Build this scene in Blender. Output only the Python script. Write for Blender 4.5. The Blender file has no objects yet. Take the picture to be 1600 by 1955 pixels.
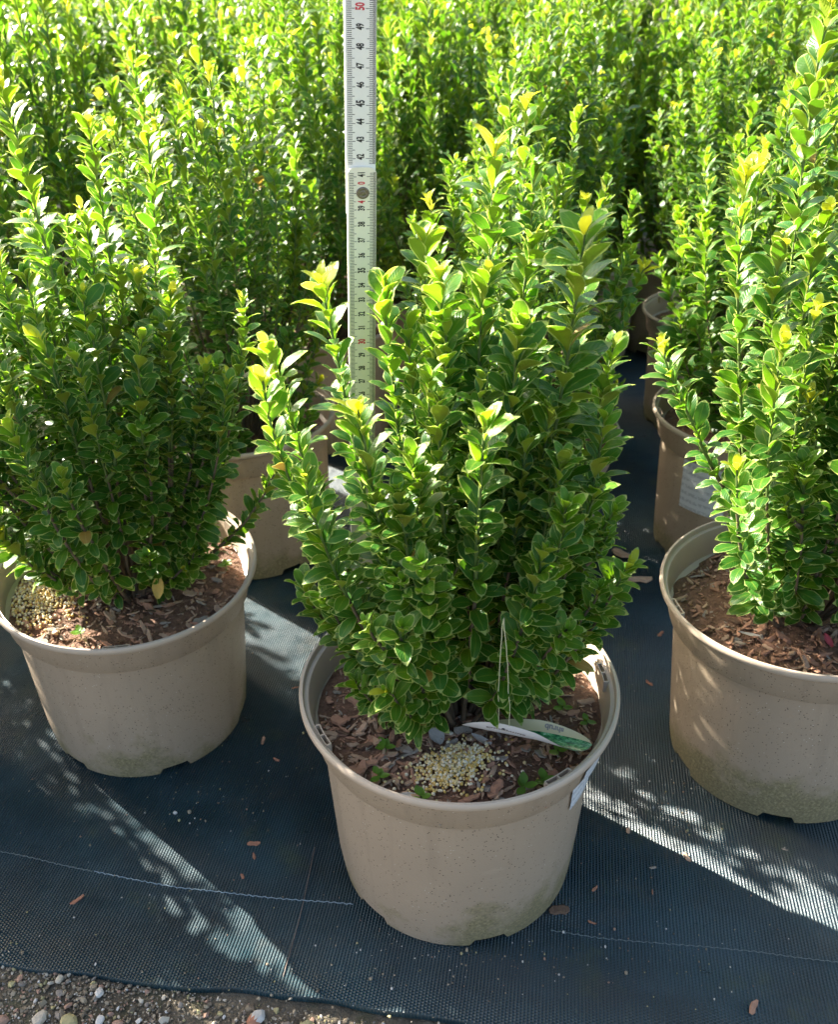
import bpy, math, random
import numpy as np
from mathutils import Matrix, Vector

R = math.radians
CM = 0.01
sc = bpy.context.scene
col = sc.collection

# ------------------------------------------------------------------ camera
CAM_H, PITCH, ROLL = 65.57, 0.5647, -0.0387
cam_d = bpy.data.cameras.new('camera')
cam_d.sensor_fit = 'HORIZONTAL'
cam_d.sensor_width = 36.0
cam_d.lens = 36.0 * 1624.7 / 1600
cam_d.shift_y = 42.4 / 1600
cam_d.clip_start, cam_d.clip_end = 0.02, 400
cam_d.dof.use_dof = True
cam_d.dof.focus_distance = 0.60
cam_d.dof.aperture_fstop = 15.0
cam = bpy.data.objects.new('camera', cam_d)
col.objects.link(cam)
_fwd = Vector((0, math.cos(PITCH), -math.sin(PITCH)))
_up = Vector((0, math.sin(PITCH), math.cos(PITCH)))
_rt = Vector((1, 0, 0))
_r2 = _rt * math.cos(ROLL) + _up * math.sin(ROLL)
_u2 = _up * math.cos(ROLL) - _rt * math.sin(ROLL)
_m = Matrix((_r2, _u2, -_fwd)).transposed().to_4x4()
_m.translation = (0, 0, CAM_H * CM)
cam.matrix_world = _m
sc.camera = cam

# ------------------------------------------------------------------ sky, sun, exposure
SUN_EL = R(29)
SUN_AZ = math.atan2(-0.77, 0.64)          # compass style: 0 = +Y, positive towards +X
world = bpy.data.worlds.new('World')
sc.world = world
world.use_nodes = True
wn = world.node_tree
sky = wn.nodes.new('ShaderNodeTexSky')
sky.sky_type = 'NISHITA'
sky.sun_disc = False
sky.sun_elevation = SUN_EL
sky.sun_rotation = SUN_AZ
bg = wn.nodes['Background']
bg.inputs['Strength'].default_value = 0.068
sky.dust_density = 4.0
sky.ozone_density = 0.4
wn.links.new(sky.outputs[0], bg.inputs[0])
sun_d = bpy.data.lights.new('sun', 'SUN')
sun_d.energy = 4.4
sun_d.angle = R(0.5)
sun_d.color = (1.0, 0.94, 0.82)
sun = bpy.data.objects.new('sun', sun_d)
col.objects.link(sun)
_sd = Vector((math.sin(SUN_AZ) * math.cos(SUN_EL), math.cos(SUN_AZ) * math.cos(SUN_EL), math.sin(SUN_EL)))
sun.rotation_euler = _sd.to_track_quat('Z', 'Y').to_euler()
sun.location = _sd * 5
vs = sc.view_settings
vs.view_transform = 'Standard'
vs.look = 'None'
vs.exposure = 2.75
vs.gamma = 1.0
vs.use_curve_mapping = False
sc.cycles.max_bounces = 10
sc.cycles.transmission_bounces = 8
sc.cycles.sample_clamp_indirect = 8

# ------------------------------------------------------------------ material helpers
class NT:
    def __init__(self, name):
        self.m = bpy.data.materials.new(name)
        self.m.use_nodes = True
        self.t = self.m.node_tree
        self.b = self.t.nodes['Principled BSDF']
        self.out = self.t.nodes['Material Output']
    def n(self, typ, **kw):
        nd = self.t.nodes.new('ShaderNode' + typ)
        for k, v in kw.items():
            if hasattr(nd, k):
                setattr(nd, k, v)
            else:
                nd.inputs[k].default_value = v
        return nd
    def l(self, a, b):
        self.t.links.new(a, b)
    def coord(self, which='Object'):
        return self.n('TexCoord').outputs[which]
    def noise(self, vec, scale, detail=4, rough=0.5):
        nd = self.n('TexNoise')
        nd.inputs['Scale'].default_value = scale
        nd.inputs['Detail'].default_value = detail
        nd.inputs['Roughness'].default_value = rough
        if vec is not None:
            self.l(vec, nd.inputs['Vector'])
        return nd.outputs['Fac']
    def ramp(self, fac, stops):
        nd = self.n('ValToRGB')
        e = nd.color_ramp.elements
        while len(e) < len(stops):
            e.new(0.5)
        for i, (p, c) in enumerate(stops):
            e[i].position = p
            e[i].color = (*c, 1) if len(c) == 3 else c
        self.l(fac, nd.inputs[0])
        return nd.outputs[0]
    def mix(self, fac, a, b):
        nd = self.n('Mix', data_type='RGBA')
        for s, v in ((0, fac), (6, a), (7, b)):
            if isinstance(v, (int, float)):
                nd.inputs[s].default_value = v
            elif isinstance(v, tuple):
                nd.inputs[s].default_value = (*v, 1)
            else:
                self.l(v, nd.inputs[s])
        return nd.outputs[2]
    def math(self, op, a, b=0.0):
        nd = self.n('Math', operation=op)
        for s, v in ((0, a), (1, b)):
            if isinstance(v, (int, float)):
                nd.inputs[s].default_value = v
            else:
                self.l(v, nd.inputs[s])
        return nd.outputs[0]
    def bump(self, h, strength, dist):
        nd = self.n('Bump')
        nd.inputs['Strength'].default_value = strength
        nd.inputs['Distance'].default_value = dist
        self.l(h, nd.inputs['Height'])
        self.l(nd.outputs[0], self.b.inputs['Normal'])
    def base(self, c):
        if isinstance(c, tuple):
            self.b.inputs['Base Color'].default_value = (*c, 1)
        else:
            self.l(c, self.b.inputs['Base Color'])
    def rough(self, r):
        if isinstance(r, (int, float)):
            self.b.inputs['Roughness'].default_value = r
        else:
            self.l(r, self.b.inputs['Roughness'])

def plain(name, c, rough=0.6, var=0.25, scale=300, spec=0.5):
    t = NT(name)
    f = t.noise(t.coord(), scale)
    lo = tuple(x * (1 - var) for x in c)
    hi = tuple(min(1, x * (1 + var)) for x in c)
    t.base(t.mix(f, lo, hi))
    t.rough(rough)
    t.b.inputs['Specular IOR Level'].default_value = spec
    return t.m

def leaf_mat(name, upper, lower, trans, tfac, rough):
    t = NT(name)
    geo = t.n('NewGeometry')
    f = t.noise(geo.outputs['Position'], 55, 2)
    f2 = t.noise(geo.outputs['Position'], 9, 2)
    fm = t.ramp(t.math('ADD', t.math('MULTIPLY', f, 0.6), t.math('MULTIPLY', f2, 0.4)), [(0.3, (0, 0, 0)), (0.7, (1, 1, 1))])
    def v(c):
        return t.mix(fm, tuple(x * 0.72 for x in c), tuple(x * 1.3 for x in c))
    uvn = t.n('SeparateXYZ'); t.l(t.coord('UV'), uvn.inputs[0])
    cu_ = t.math('ABSOLUTE', t.math('SUBTRACT', uvn.outputs['X'], 0.5))
    rib = t.math('MULTIPLY', t.math('LESS_THAN', cu_, 0.035), 0.5)
    # side veins run obliquely from the midrib
    ve = t.math('SINE', t.math('MULTIPLY', t.math('SUBTRACT', uvn.outputs['Y'], t.math('MULTIPLY', cu_, 0.55)), 62))
    basec = t.mix(geo.outputs['Backfacing'], v(upper), v(lower))
    t.base(t.mix(rib, basec, tuple(min(1, a_ * 0.5 + b_ * 0.9) for a_, b_ in zip(upper, lower))))
    t.bump(t.math('ADD', t.math('MULTIPLY', ve, 0.4), t.noise(geo.outputs['Position'], 420, 2)), 0.25, 0.0006)
    t.rough(t.mix(geo.outputs['Backfacing'], (rough,) * 3, (0.6,) * 3))
    t.b.inputs['Specular IOR Level'].default_value = 0.30
    tr = t.n('BsdfTranslucent')
    t.l(v(trans), tr.inputs['Color'])
    mx = t.n('MixShader')
    mx.inputs[0].default_value = tfac
    t.l(t.b.outputs[0], mx.inputs[1])
    t.l(tr.outputs[0], mx.inputs[2])
    t.l(mx.outputs[0], t.out.inputs['Surface'])
    return t.m

M = {}
M['leaf_old'] = leaf_mat('leaf_old', (0.034, 0.118, 0.014), (0.22, 0.25, 0.032), (0.13, 0.35, 0.010), 0.32, 0.34)
M['leaf_mid'] = leaf_mat('leaf_mid', (0.056, 0.150, 0.014), (0.26, 0.285, 0.032), (0.20, 0.42, 0.010), 0.34, 0.38)
M['leaf_new'] = leaf_mat('leaf_new', (0.085, 0.21, 0.014), (0.24, 0.30, 0.026), (0.25, 0.50, 0.010), 0.36, 0.38)
M['leaf_tip'] = leaf_mat('leaf_tip', (0.34, 0.40, 0.030), (0.40, 0.42, 0.040), (0.80, 0.80, 0.030), 0.5, 0.38)
M['leaf_aged'] = leaf_mat('leaf_aged', (0.30, 0.20, 0.05), (0.34, 0.25, 0.09), (0.55, 0.36, 0.05), 0.3, 0.5)
M['margin'] = leaf_mat('leaf_margin', (0.30, 0.38, 0.12), (0.32, 0.40, 0.13), (0.62, 0.74, 0.15), 0.45, 0.45)
M['stem_green'] = plain('stem_green', (0.12, 0.17, 0.045), 0.55, 0.3, 200)
M['stem_wood'] = plain('stem_wood', (0.13, 0.095, 0.06), 0.75, 0.4, 250)

def pot_mat(name, c):
    t = NT(name)
    oc0 = t.coord()
    oi = t.n('ObjectInfo')
    vadd = t.n('VectorMath', operation='ADD')
    cmb = t.n('CombineXYZ')
    t.l(t.math('MULTIPLY', oi.outputs['Random'], 3.7), cmb.inputs[0]); t.l(t.math('MULTIPLY', oi.outputs['Random'], 5.3), cmb.inputs[1])
    t.l(oc0, vadd.inputs[0]); t.l(cmb.outputs[0], vadd.inputs[1])
    oc = vadd.outputs[0]
    n1 = t.noise(oc, 14, 5)
    basec = t.mix(n1, tuple(x * 0.9 for x in c), tuple(x * 1.1 for x in c))
    # water runs down the wall and rubbed scuffs
    mp = t.n('Mapping'); mp.inputs['Scale'].default_value = (60, 60, 4); t.l(oc, mp.inputs['Vector'])
    runs = t.ramp(t.noise(mp.outputs[0], 1.0, 4, 0.6), [(0.52, (0, 0, 0)), (0.75, (0.45, 0.45, 0.45))])
    basec = t.mix(runs, basec, tuple(x * 0.66 for x in c))
    mp2 = t.n('Mapping'); mp2.inputs['Scale'].default_value = (18, 18, 90); t.l(oc, mp2.inputs['Vector'])
    scf = t.ramp(t.noise(mp2.outputs[0], 1.0, 5, 0.7), [(0.60, (0, 0, 0)), (0.76, (0.4, 0.4, 0.4))])
    basec = t.mix(scf, basec, tuple(min(1, x * 1.35) for x in c))
    # fine moulded-in specks, dark and pale
    v = t.n('TexVoronoi'); v.inputs['Scale'].default_value = 340
    t.l(oc, v.inputs['Vector'])
    gate = t.math('GREATER_THAN', t.noise(oc, 110, 3, 0.7), 0.49)
    dark = t.math('MULTIPLY', t.math('LESS_THAN', v.outputs['Distance'], 0.19), gate)
    c1 = t.mix(dark, basec, (0.10, 0.075, 0.05))
    v2 = t.n('TexVoronoi'); v2.inputs['Scale'].default_value = 330
    t.l(oc, v2.inputs['Vector'])
    gate2 = t.math('GREATER_THAN', t.noise(oc, 70, 3, 0.7), 0.57)
    pale = t.math('MULTIPLY', t.math('LESS_THAN', v2.outputs['Distance'], 0.13), gate2)
    c2 = t.mix(pale, c1, (0.62, 0.56, 0.48))
    # algae growing up from the foot, in patches
    sep = t.n('SeparateXYZ'); t.l(oc0, sep.inputs[0])
    nz = t.noise(oc, 26, 6, 0.65)
    lim = t.math('MULTIPLY', t.math('SUBTRACT', nz, 0.30), 0.16)
    side = t.noise(oc, 7, 2)
    lim = t.math('ADD', lim, t.math('MULTIPLY', t.math('SUBTRACT', side, 0.5), 0.16))
    d = t.math('SUBTRACT', lim, sep.outputs['Z'])
    al = t.ramp(t.math('ADD', t.math('MULTIPLY', d, 22), 0.5), [(0.25, (0, 0, 0)), (0.95, (0.62, 0.62, 0.62))])
    grit = t.noise(oc, 420, 2, 0.6)
    alc = t.ramp(grit, [(0.35, (0.085, 0.085, 0.025)), (0.55, (0.20, 0.18, 0.065)), (0.75, (0.42, 0.37, 0.2))])
    t.base(t.mix(al, c2, alc))
    t.rough(0.5)
    t.b.inputs['Specular IOR Level'].default_value = 0.35
    t.bump(t.math('ADD', t.noise(oc, 500, 2), t.math('MULTIPLY', al, t.noise(oc, 350, 3))), 0.22, 0.0015)
    return t.m
M['pot'] = pot_mat('taupe_plastic', (0.385, 0.30, 0.215))
M['rim'] = plain('taupe_rim', (0.45, 0.365, 0.28), 0.42, 0.08, 60)
M['slot'] = plain('slot_dark', (0.10, 0.085, 0.07), 0.6)

def fabric_mat():
    t = NT('woven_ground_fabric')
    oc = t.coord()
    sep = t.n('SeparateXYZ'); t.l(oc, sep.inputs[0])
    wob = t.noise(oc, 30, 3)
    x = t.math('ADD', sep.outputs['X'], t.math('MULTIPLY', wob, 0.0016))
    P = 2 * math.pi
    # tape yarns: ribs along Y every 2.7 mm, picks across every 2.0 mm, alternating
    sx = t.math('SINE', t.math('MULTIPLY', x, P / 0.0030))
    half = t.math('SIGN', t.math('SINE', t.math('MULTIPLY', x, P / 0.0054)))
    yy = t.math('ADD', t.math('MULTIPLY', sep.outputs['Y'], P / 0.0024), t.math('MULTIPLY', half, 1.57))
    sy = t.math('SINE', yy)
    tri = t.math('ABSOLUTE', t.math('SUBTRACT', t.math('FRACT', t.math('MULTIPLY', x, 1 / 0.0027)), 0.5))
    h = t.math('ADD', t.math('MULTIPLY', tri, 1.2), t.math('MULTIPLY', sy, 0.5))
    big = t.noise(oc, 6, 5, 0.6)
    med = t.noise(oc, 38, 5, 0.65)
    c0 = t.ramp(big, [(0.34, (0.001, 0.013, 0.020)), (0.5, (0.002, 0.023, 0.033)), (0.66, (0.006, 0.041, 0.056))])
    # dusty raised yarns
    dusty = t.ramp(t.math('MULTIPLY', h, med), [(0.18, (0, 0, 0)), (0.62, (1, 1, 1))])
    c1 = t.mix(t.math('MULTIPLY', dusty, t.ramp(big, [(0.38, (0.15,) * 3), (0.7, (0.75,) * 3)])), c0, (0.042, 0.078, 0.095))
    mpf = t.n('Mapping'); mpf.inputs['Scale'].default_value = (4, 15, 1); t.l(oc, mpf.inputs['Vector'])
    scuff = t.ramp(t.noise(mpf.outputs[0], 1.0, 6, 0.65), [(0.47, (0, 0, 0)), (0.72, (0.75, 0.75, 0.75))])
    c1 = t.mix(t.math('MULTIPLY', scuff, t.math('ADD', 0.35, t.math('MULTIPLY', dusty, 0.65))), c1, (0.045, 0.085, 0.108))
    # moss film in patches
    mo = t.ramp(t.noise(oc, 11, 6, 0.7), [(0.56, (0, 0, 0)), (0.72, (0.6, 0.6, 0.6))])
    mo2 = t.math('MULTIPLY', mo, t.noise(oc, 240, 3, 0.7))
    c2 = t.mix(mo2, c1, (0.085, 0.105, 0.02))
    # dried mud smears
    mg = t.n('Mapping'); mg.inputs['Location'].default_value = (3.3, 1.7, 0); t.l(oc, mg.inputs['Vector'])
    mud = t.math('MULTIPLY', t.ramp(t.noise(mg.outputs[0], 8.5, 7, 0.72), [(0.55, (0, 0, 0)), (0.72, (0.7, 0.7, 0.7))]), t.noise(oc, 150, 4, 0.7))
    c2 = t.mix(mud, c2, (0.085, 0.066, 0.042))
    # sparse grit specks
    v = t.n('TexVoronoi'); v.inputs['Scale'].default_value = 120
    t.l(oc, v.inputs['Vector'])
    sp = t.math('MULTIPLY', t.math('LESS_THAN', v.outputs['Distance'], 0.10), t.math('GREATER_THAN', t.noise(oc, 22, 3), 0.68))
    c3 = t.mix(sp, c2, (0.36, 0.33, 0.26))
    t.base(c3)
    t.rough(t.ramp(med, [(0.3, (0.27,) * 3), (0.7, (0.42,) * 3)]))
    t.b.inputs['Specular IOR Level'].default_value = 0.5
    hm = t.math('ADD', t.math('MULTIPLY', tri, 0.0027 * 0.74), t.math('MULTIPLY', sy, 0.00022))
    t.bump(t.math('ADD', hm, t.math('MULTIPLY', med, 0.0010)), 1.0, 1.0)
    return t.m
M['fabric'] = fabric_mat()

def dirt_mat():
    t = NT('gritty_ground')
    oc = t.coord()
    a = t.noise(oc, 60, 6, 0.7)
    c = t.ramp(a, [(0.3, (0.06, 0.048, 0.032)), (0.55, (0.13, 0.105, 0.07)), (0.75, (0.24, 0.195, 0.135))])
    mo = t.ramp(t.noise(oc, 14, 5, 0.7), [(0.5, (0, 0, 0)), (0.7, (0.7,) * 3)])
    t.base(t.mix(mo, c, (0.06, 0.075, 0.02)))
    t.rough(0.9)
    t.bump(t.noise(oc, 260, 4, 0.7), 0.9, 0.004)
    return t.m
M['dirt'] = dirt_mat()

def soil_mat():
    t = NT('bark_soil')
    oc = t.coord()
    a = t.noise(oc, 120, 6, 0.75)
    t.base(t.ramp(a, [(0.3, (0.085, 0.046, 0.028)), (0.55, (0.21, 0.112, 0.068)), (0.78, (0.38, 0.22, 0.14))]))
    t.rough(0.9)
    t.bump(t.noise(oc, 300, 4, 0.7), 1.0, 0.004)
    return t.m
M['soil'] = soil_mat()

def wood_mat(name, a, b):
    t = NT(name)
    oc = t.coord('Generated')
    gp = t.n('NewGeometry').outputs['Position']
    f = t.noise(gp, 420, 4, 0.7)
    f2 = t.noise(gp, 60, 3, 0.6)
    t.base(t.mix(t.math('ADD', t.math('MULTIPLY', f, 0.6), t.math('MULTIPLY', f2, 0.4)), a, b))
    t.rough(0.85)
    t.bump(f, 0.6, 0.001)
    return t.m
M['chip0'] = wood_mat('bark_red_brown', (0.20, 0.092, 0.054), (0.55, 0.31, 0.195))
M['chip1'] = wood_mat('bark_tan', (0.26, 0.155, 0.095), (0.62, 0.43, 0.29))
M['chip2'] = wood_mat('bark_dark', (0.06, 0.034, 0.022), (0.19, 0.11, 0.066))
M['chip3'] = wood_mat('bark_grey', (0.17, 0.14, 0.11), (0.42, 0.36, 0.29))
M['chip4'] = wood_mat('bark_orange', (0.24, 0.09, 0.05), (0.46, 0.22, 0.13))
M['dead0'] = wood_mat('dead_leaf_yellow', (0.42, 0.26, 0.06), (0.66, 0.45, 0.12))
M['dead1'] = wood_mat('dead_leaf_grey', (0.34, 0.31, 0.27), (0.66, 0.62, 0.56))
M['dead2'] = wood_mat('dead_leaf_pink', (0.35, 0.14, 0.09), (0.58, 0.30, 0.20))
M['red'] = plain('faded_red', (0.45, 0.05, 0.06), 0.6)
for i, c in enumerate([(0.68, 0.50, 0.17), (0.74, 0.60, 0.30), (0.62, 0.42, 0.11), (0.80, 0.72, 0.52)]):
    t = NT('granule_%d' % i)
    t.base(c); t.rough(0.35)
    t.b.inputs['Subsurface Weight'].default_value = 0.25
    t.b.inputs['Subsurface Radius'].default_value = (0.002, 0.0015, 0.0008)
    M['gran%d' % i] = t.m
STONES = [(0.21, 0.165, 0.11), (0.31, 0.25, 0.17), (0.46, 0.40, 0.31), (0.12, 0.095, 0.065), (0.33, 0.20, 0.14), (0.55, 0.52, 0.47), (0.22, 0.185, 0.15), (0.36, 0.31, 0.15)]
for i, c in enumerate(STONES):
    M['stone%d' % i] = plain('gravel_%d' % i, c, 0.8, 0.35, 350)

def ruler_mat(name, c):
    t = NT(name)
    oc = t.coord()
    a = t.noise(oc, 45, 5, 0.65)
    b = t.noise(oc, 320, 3, 0.6)
    cc = t.mix(t.math('ADD', t.math('MULTIPLY', a, 0.7), t.math('MULTIPLY', b, 0.3)), tuple(x * 0.84 for x in c), tuple(min(1, x * 1.06) for x in c))
    t.base(cc); t.rough(0.45)
    return t.m
M['ruler_white'] = ruler_mat('ruler_white_lacquer', (0.90, 0.87, 0.79))
M['ruler_backlit'] = ruler_mat('ruler_lacquer_backlit_tint', (0.88, 0.82, 0.68))  # lower section: yellow backlight from the foliage put into the colour
M['ink'] = plain('black_ink', (0.02, 0.018, 0.016), 0.6)
M['ink_red'] = plain('red_ink', (0.60, 0.03, 0.05), 0.6)
M['ink_faint'] = plain('worn_ink', (0.30, 0.25, 0.22), 0.7)
t = NT('rivet_steel'); t.base((0.17, 0.14, 0.11)); t.rough(0.42); t.b.inputs['Metallic'].default_value = 0.8
t.base(t.mix(t.noise(t.coord(), 900, 3), (0.07, 0.05, 0.04), (0.32, 0.28, 0.24))); M['rivet'] = t.m
M['card'] = plain('card_white', (0.70, 0.65, 0.61), 0.45, 0.05, 100)
M['string'] = plain('string_cream', (0.52, 0.55, 0.36), 0.8, 0.2, 900)
M['thread'] = plain('thread_blue_white', (0.24, 0.31, 0.35), 0.7, 0.4, 400)
M['thread_pale'] = plain('thread_pale', (0.15, 0.18, 0.18), 0.7, 0.4, 400)
M['thread_red'] = plain('thread_rusty', (0.20, 0.15, 0.12), 0.7, 0.4, 400)
def sticker_mat():
    t = NT('printed_sticker')
    oc = t.coord('UV')
    sep = t.n('SeparateXYZ'); t.l(oc, sep.inputs[0])
    row = t.math('GREATER_THAN', t.math('SINE', t.math('MULTIPLY', sep.outputs['Y'], 44)), 0.15)
    wd = t.math('GREATER_THAN', t.noise(oc, 17, 3, 0.7), 0.47)
    t.base(t.mix(t.math('MULTIPLY', t.math('MULTIPLY', row, wd), 0.55), (0.66, 0.68, 0.70), (0.30, 0.32, 0.35)))
    t.rough(0.4)
    return t.m
M['sticker'] = sticker_mat()
def print_mat():
    t = NT('printed_plant_picture')
    oc = t.coord('UV')
    sep = t.n('SeparateXYZ'); t.l(oc, sep.inputs[0])
    mp = t.n('Mapping'); mp.inputs['Scale'].default_value = (26, 9, 1); t.l(oc, mp.inputs['Vector'])
    a = t.noise(mp.outputs[0], 1.0, 5, 0.7)
    g = t.ramp(a, [(0.33, (0.004, 0.03, 0.016)), (0.46, (0.02, 0.17, 0.06)), (0.55, (0.10, 0.36, 0.13)), (0.66, (0.40, 0.58, 0.38)), (0.8, (0.7, 0.72, 0.6))])
    band = t.math('GREATER_THAN', sep.outputs['Y'], 0.74)
    t.base(t.mix(band, g, (0.66, 0.54, 0.31)))
    t.rough(0.3)
    return t.m
M['print'] = print_mat()
M['seedling'] = leaf_mat('seedling_leaf', (0.10, 0.23, 0.035), (0.16, 0.26, 0.05), (0.35, 0.58, 0.05), 0.4, 0.4)

# ------------------------------------------------------------------ mesh helpers (all in cm)
def mesh_np(name, verts, quads, mats, midx=None, smooth=True, uv=None):
    """quads: (n,4) int array, or list of faces of any size."""
    me = bpy.data.meshes.new(name)
    v = np.asarray(verts, dtype=np.float32) * CM
    if isinstance(quads, np.ndarray):
        nf, k = quads.shape
        me.vertices.add(len(v)); me.vertices.foreach_set('co', v.ravel())
        me.loops.add(nf * k); me.loops.foreach_set('vertex_index', quads.ravel().astype(np.int32))
        me.polygons.add(nf)
        me.polygons.foreach_set('loop_start', np.arange(0, nf * k, k, dtype=np.int32))
        me.update(calc_edges=True)
    else:
        me.from_pydata(v.tolist(), [], [list(map(int, f)) for f in quads])
    for m in mats:
        me.materials.append(M[m] if isinstance(m, str) else m)
    if midx is not None:
        me.polygons.foreach_set('material_index', np.asarray(midx, dtype=np.int32))
    me.polygons.foreach_set('use_smooth', np.full(len(me.polygons), smooth))
    if uv is not None:
        lay = me.uv_layers.new(name='UVMap')
        li = np.empty(len(me.loops), dtype=np.int32); me.loops.foreach_get('vertex_index', li)
        lay.data.foreach_set('uv', np.asarray(uv, dtype=np.float32)[li].ravel())
    me.update()
    return me

def obj(name, me, parent=None, loc=None):
    o = bpy.data.objects.new(name, me)
    col.objects.link(o)
    if parent is not None:
        o.parent = parent
    if loc is not None:
        o.location = Vector(loc) * CM
    return o

def tag(o, label=None, cat=None, group=None, kind=None):
    if label: o['label'] = label
    if cat: o['category'] = cat
    if group: o['group'] = group
    if kind: o['kind'] = kind
    return o

def tube(path, rad, sides=6, cap=True):
    path = np.asarray(path, float)
    n = len(path)
    rad = np.broadcast_to(np.asarray(rad, float), (n,))
    tan = np.gradient(path, axis=0)
    tan /= np.linalg.norm(tan, axis=1)[:, None] + 1e-9
    ref = np.array([0.31, 0.95, 0.05]) if abs(tan[0][2]) > 0.5 else np.array([0, 0, 1.0])
    a = np.cross(tan, ref); a /= np.linalg.norm(a, axis=1)[:, None] + 1e-9
    b = np.cross(tan, a)
    th = np.linspace(0, 2 * np.pi, sides, endpoint=False)
    V = (path[:, None, :] + rad[:, None, None] * (np.cos(th)[None, :, None] * a[:, None, :] + np.sin(th)[None, :, None] * b[:, None, :])).reshape(-1, 3)
    F = []
    for i in range(n - 1):
        for j in range(sides):
            k = (j + 1) % sides
            F.append((i * sides + j, i * sides + k, (i + 1) * sides + k, (i + 1) * sides + j))
    return V, np.array(F)

def join(parts):
    V, F, o = [], [], 0
    for v, f in parts:
        V.append(np.asarray(v, float)); F.append(np.asarray(f) + o); o += len(v)
    return np.concatenate(V), np.concatenate(F)

def lathe(prof, seg=128, zfun=None):
    prof = np.asarray(prof, float)
    th = np.linspace(0, 2 * np.pi, seg, endpoint=False)
    V = np.zeros((len(prof), seg, 3))
    V[:, :, 0] = prof[:, 0:1] * np.cos(th)
    V[:, :, 1] = prof[:, 0:1] * np.sin(th)
    V[:, :, 2] = prof[:, 1:2]
    if zfun is not None:
        zfun(V, th)
    F = []
    j = np.arange(seg); k = (j + 1) % seg
    for i in range(len(prof) - 1):
        F.append(np.stack([i * seg + j, i * seg + k, (i + 1) * seg + k, (i + 1) * seg + j], 1))
    return V.reshape(-1, 3), np.concatenate(F)

def box(c, s, rot=None):
    v = np.array([[x, y, z] for x in (-1, 1) for y in (-1, 1) for z in (-1, 1)], float) * np.asarray(s) / 2
    if rot is not None:
        v = v @ np.asarray(rot).T
    f = np.array([(0, 1, 3, 2), (4, 6, 7, 5), (0, 4, 5, 1), (2, 3, 7, 6), (0, 2, 6, 4), (1, 5, 7, 3)])
    return v + np.asarray(c), f

def vnoise(x, y, seed=0):
    """smooth sum-of-sines noise, about -1..1"""
    r = np.random.default_rng(seed)
    out = np.zeros_like(np.asarray(x, float))
    for k in range(7):
        a = r.uniform(0, 2 * np.pi); w = r.uniform(0.5, 1.9); p = r.uniform(0, 6.28)
        out = out + np.sin((x * np.cos(a) + y * np.sin(a)) * w + p)
    return out / 3.5

# ------------------------------------------------------------------ layout (cm)
# pot foot centre, tilt of the pot: rim displaced by (a, b) per unit height
CENTRE = (2.3, 50.8, 0.021, -0.002)
LEFT = (-30.4, 70.6, 0.085, -0.058)
RIGHT = (35.4, 61.3, -0.050, 0.010)
def ground_z(x, y):
    """the fabric follows the slightly uneven ground that tilts the three front pots"""
    x = np.asarray(x, float); y = np.asarray(y, float)
    z = np.zeros_like(x)
    for X, Y, a, b in (CENTRE, LEFT, RIGHT):
        d = np.hypot(x - X, y - Y)
        w = np.clip((21 - d) / 10.0, 0, 1); w = w * w * (3 - 2 * w)
        z = z + w * (-a * (x - X) - b * (y - Y))
    return z

# ------------------------------------------------------------------ ground
gx = np.concatenate([[-30000, -6000, -1500, -400, -150], np.arange(-90, 91, 5.0), [150, 400, 1500, 6000, 30000]])
gy = np.concatenate([[-30000, -6000, -1500, -300, -60], np.arange(0, 131, 5.0), [200, 400, 1500, 6000, 30000]])
X, Y = np.meshgrid(gx, gy)
Z = ground_z(X, Y) - 0.75 + 0.12 * vnoise(X / 4, Y / 4, 3) * (np.abs(X) < 100)
def grid_faces(ny, nx):
    i, j = np.meshgrid(np.arange(ny - 1), np.arange(nx - 1), indexing='ij')
    a = (i * nx + j).ravel()
    return np.stack([a, a + 1, a + nx + 1, a + nx], 1)
g = obj('ground', mesh_np('ground', np.stack([X, Y, Z], -1).reshape(-1, 3), grid_faces(*X.shape), ['dirt']))
tag(g, 'gritty brown earth beside and beneath the woven ground fabric', 'ground', kind='structure')

# woven ground-cover fabric: local axes u (along the marker thread) and v (away from the edge)
E1 = np.array([0.983, -0.186]); E2 = np.array([0.186, 0.983]); FO = np.array([-35.7, 41.0])
uu = np.concatenate([[-900, -400, -150, -60], np.arange(-30, 85, 1.25), [120, 200, 400, 900]])
vv = np.concatenate([[0, 0, 0.15, 0.5, 1.0], np.arange(2, 60, 1.25), [65, 75, 90, 120, 200, 400, 1000]])
U, V = np.meshgrid(uu, vv)
near = np.clip((85 - U) / 20, 0, 1) * np.clip((U + 40) / 20, 0, 1) * np.clip((70 - V) / 20, 0, 1)
wav = 0.75 * vnoise(U / 13, V / 3.0, 11) * np.exp(-V / 9.0) + 0.30 * vnoise(U / 8, V / 4, 12)
wx = FO[0] + U * E1[0] + V * E2[0] - (1.1 * vnoise(U / 14, V * 0, 5) + 0.25 * vnoise(U / 2.1, V * 0, 6)) * E2[0] * np.exp(-V / 6) * near
wy = FO[1] + U * E1[1] + V * E2[1] - (1.1 * vnoise(U / 14, V * 0, 5) + 0.25 * vnoise(U / 2.1, V * 0, 6)) * E2[1] * np.exp(-V / 6) * near
dpot = np.minimum.reduce([np.hypot(wx - p[0], wy - p[1]) for p in (CENTRE, LEFT, RIGHT)])
calm = np.clip((dpot - 9) / 5, 0, 1)
wz = ground_z(wx, wy) + wav * near * calm - 0.05
wz[0] -= 0.7
fab = obj('ground_fabric', mesh_np('ground_fabric', np.stack([(wx - FO[0]) * E1[0] + (wy - FO[1]) * E1[1], (wx - FO[0]) * E2[0] + (wy - FO[1]) * E2[1], wz], -1).reshape(-1, 3), grid_faces(*U.shape), ['fabric']), None, (FO[0], FO[1], 0))
fab.rotation_euler = (0, 0, math.atan2(E1[1], E1[0]))
tag(fab, 'dark blue-green woven ground-cover fabric under the pots', 'ground fabric', kind='structure')
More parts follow.
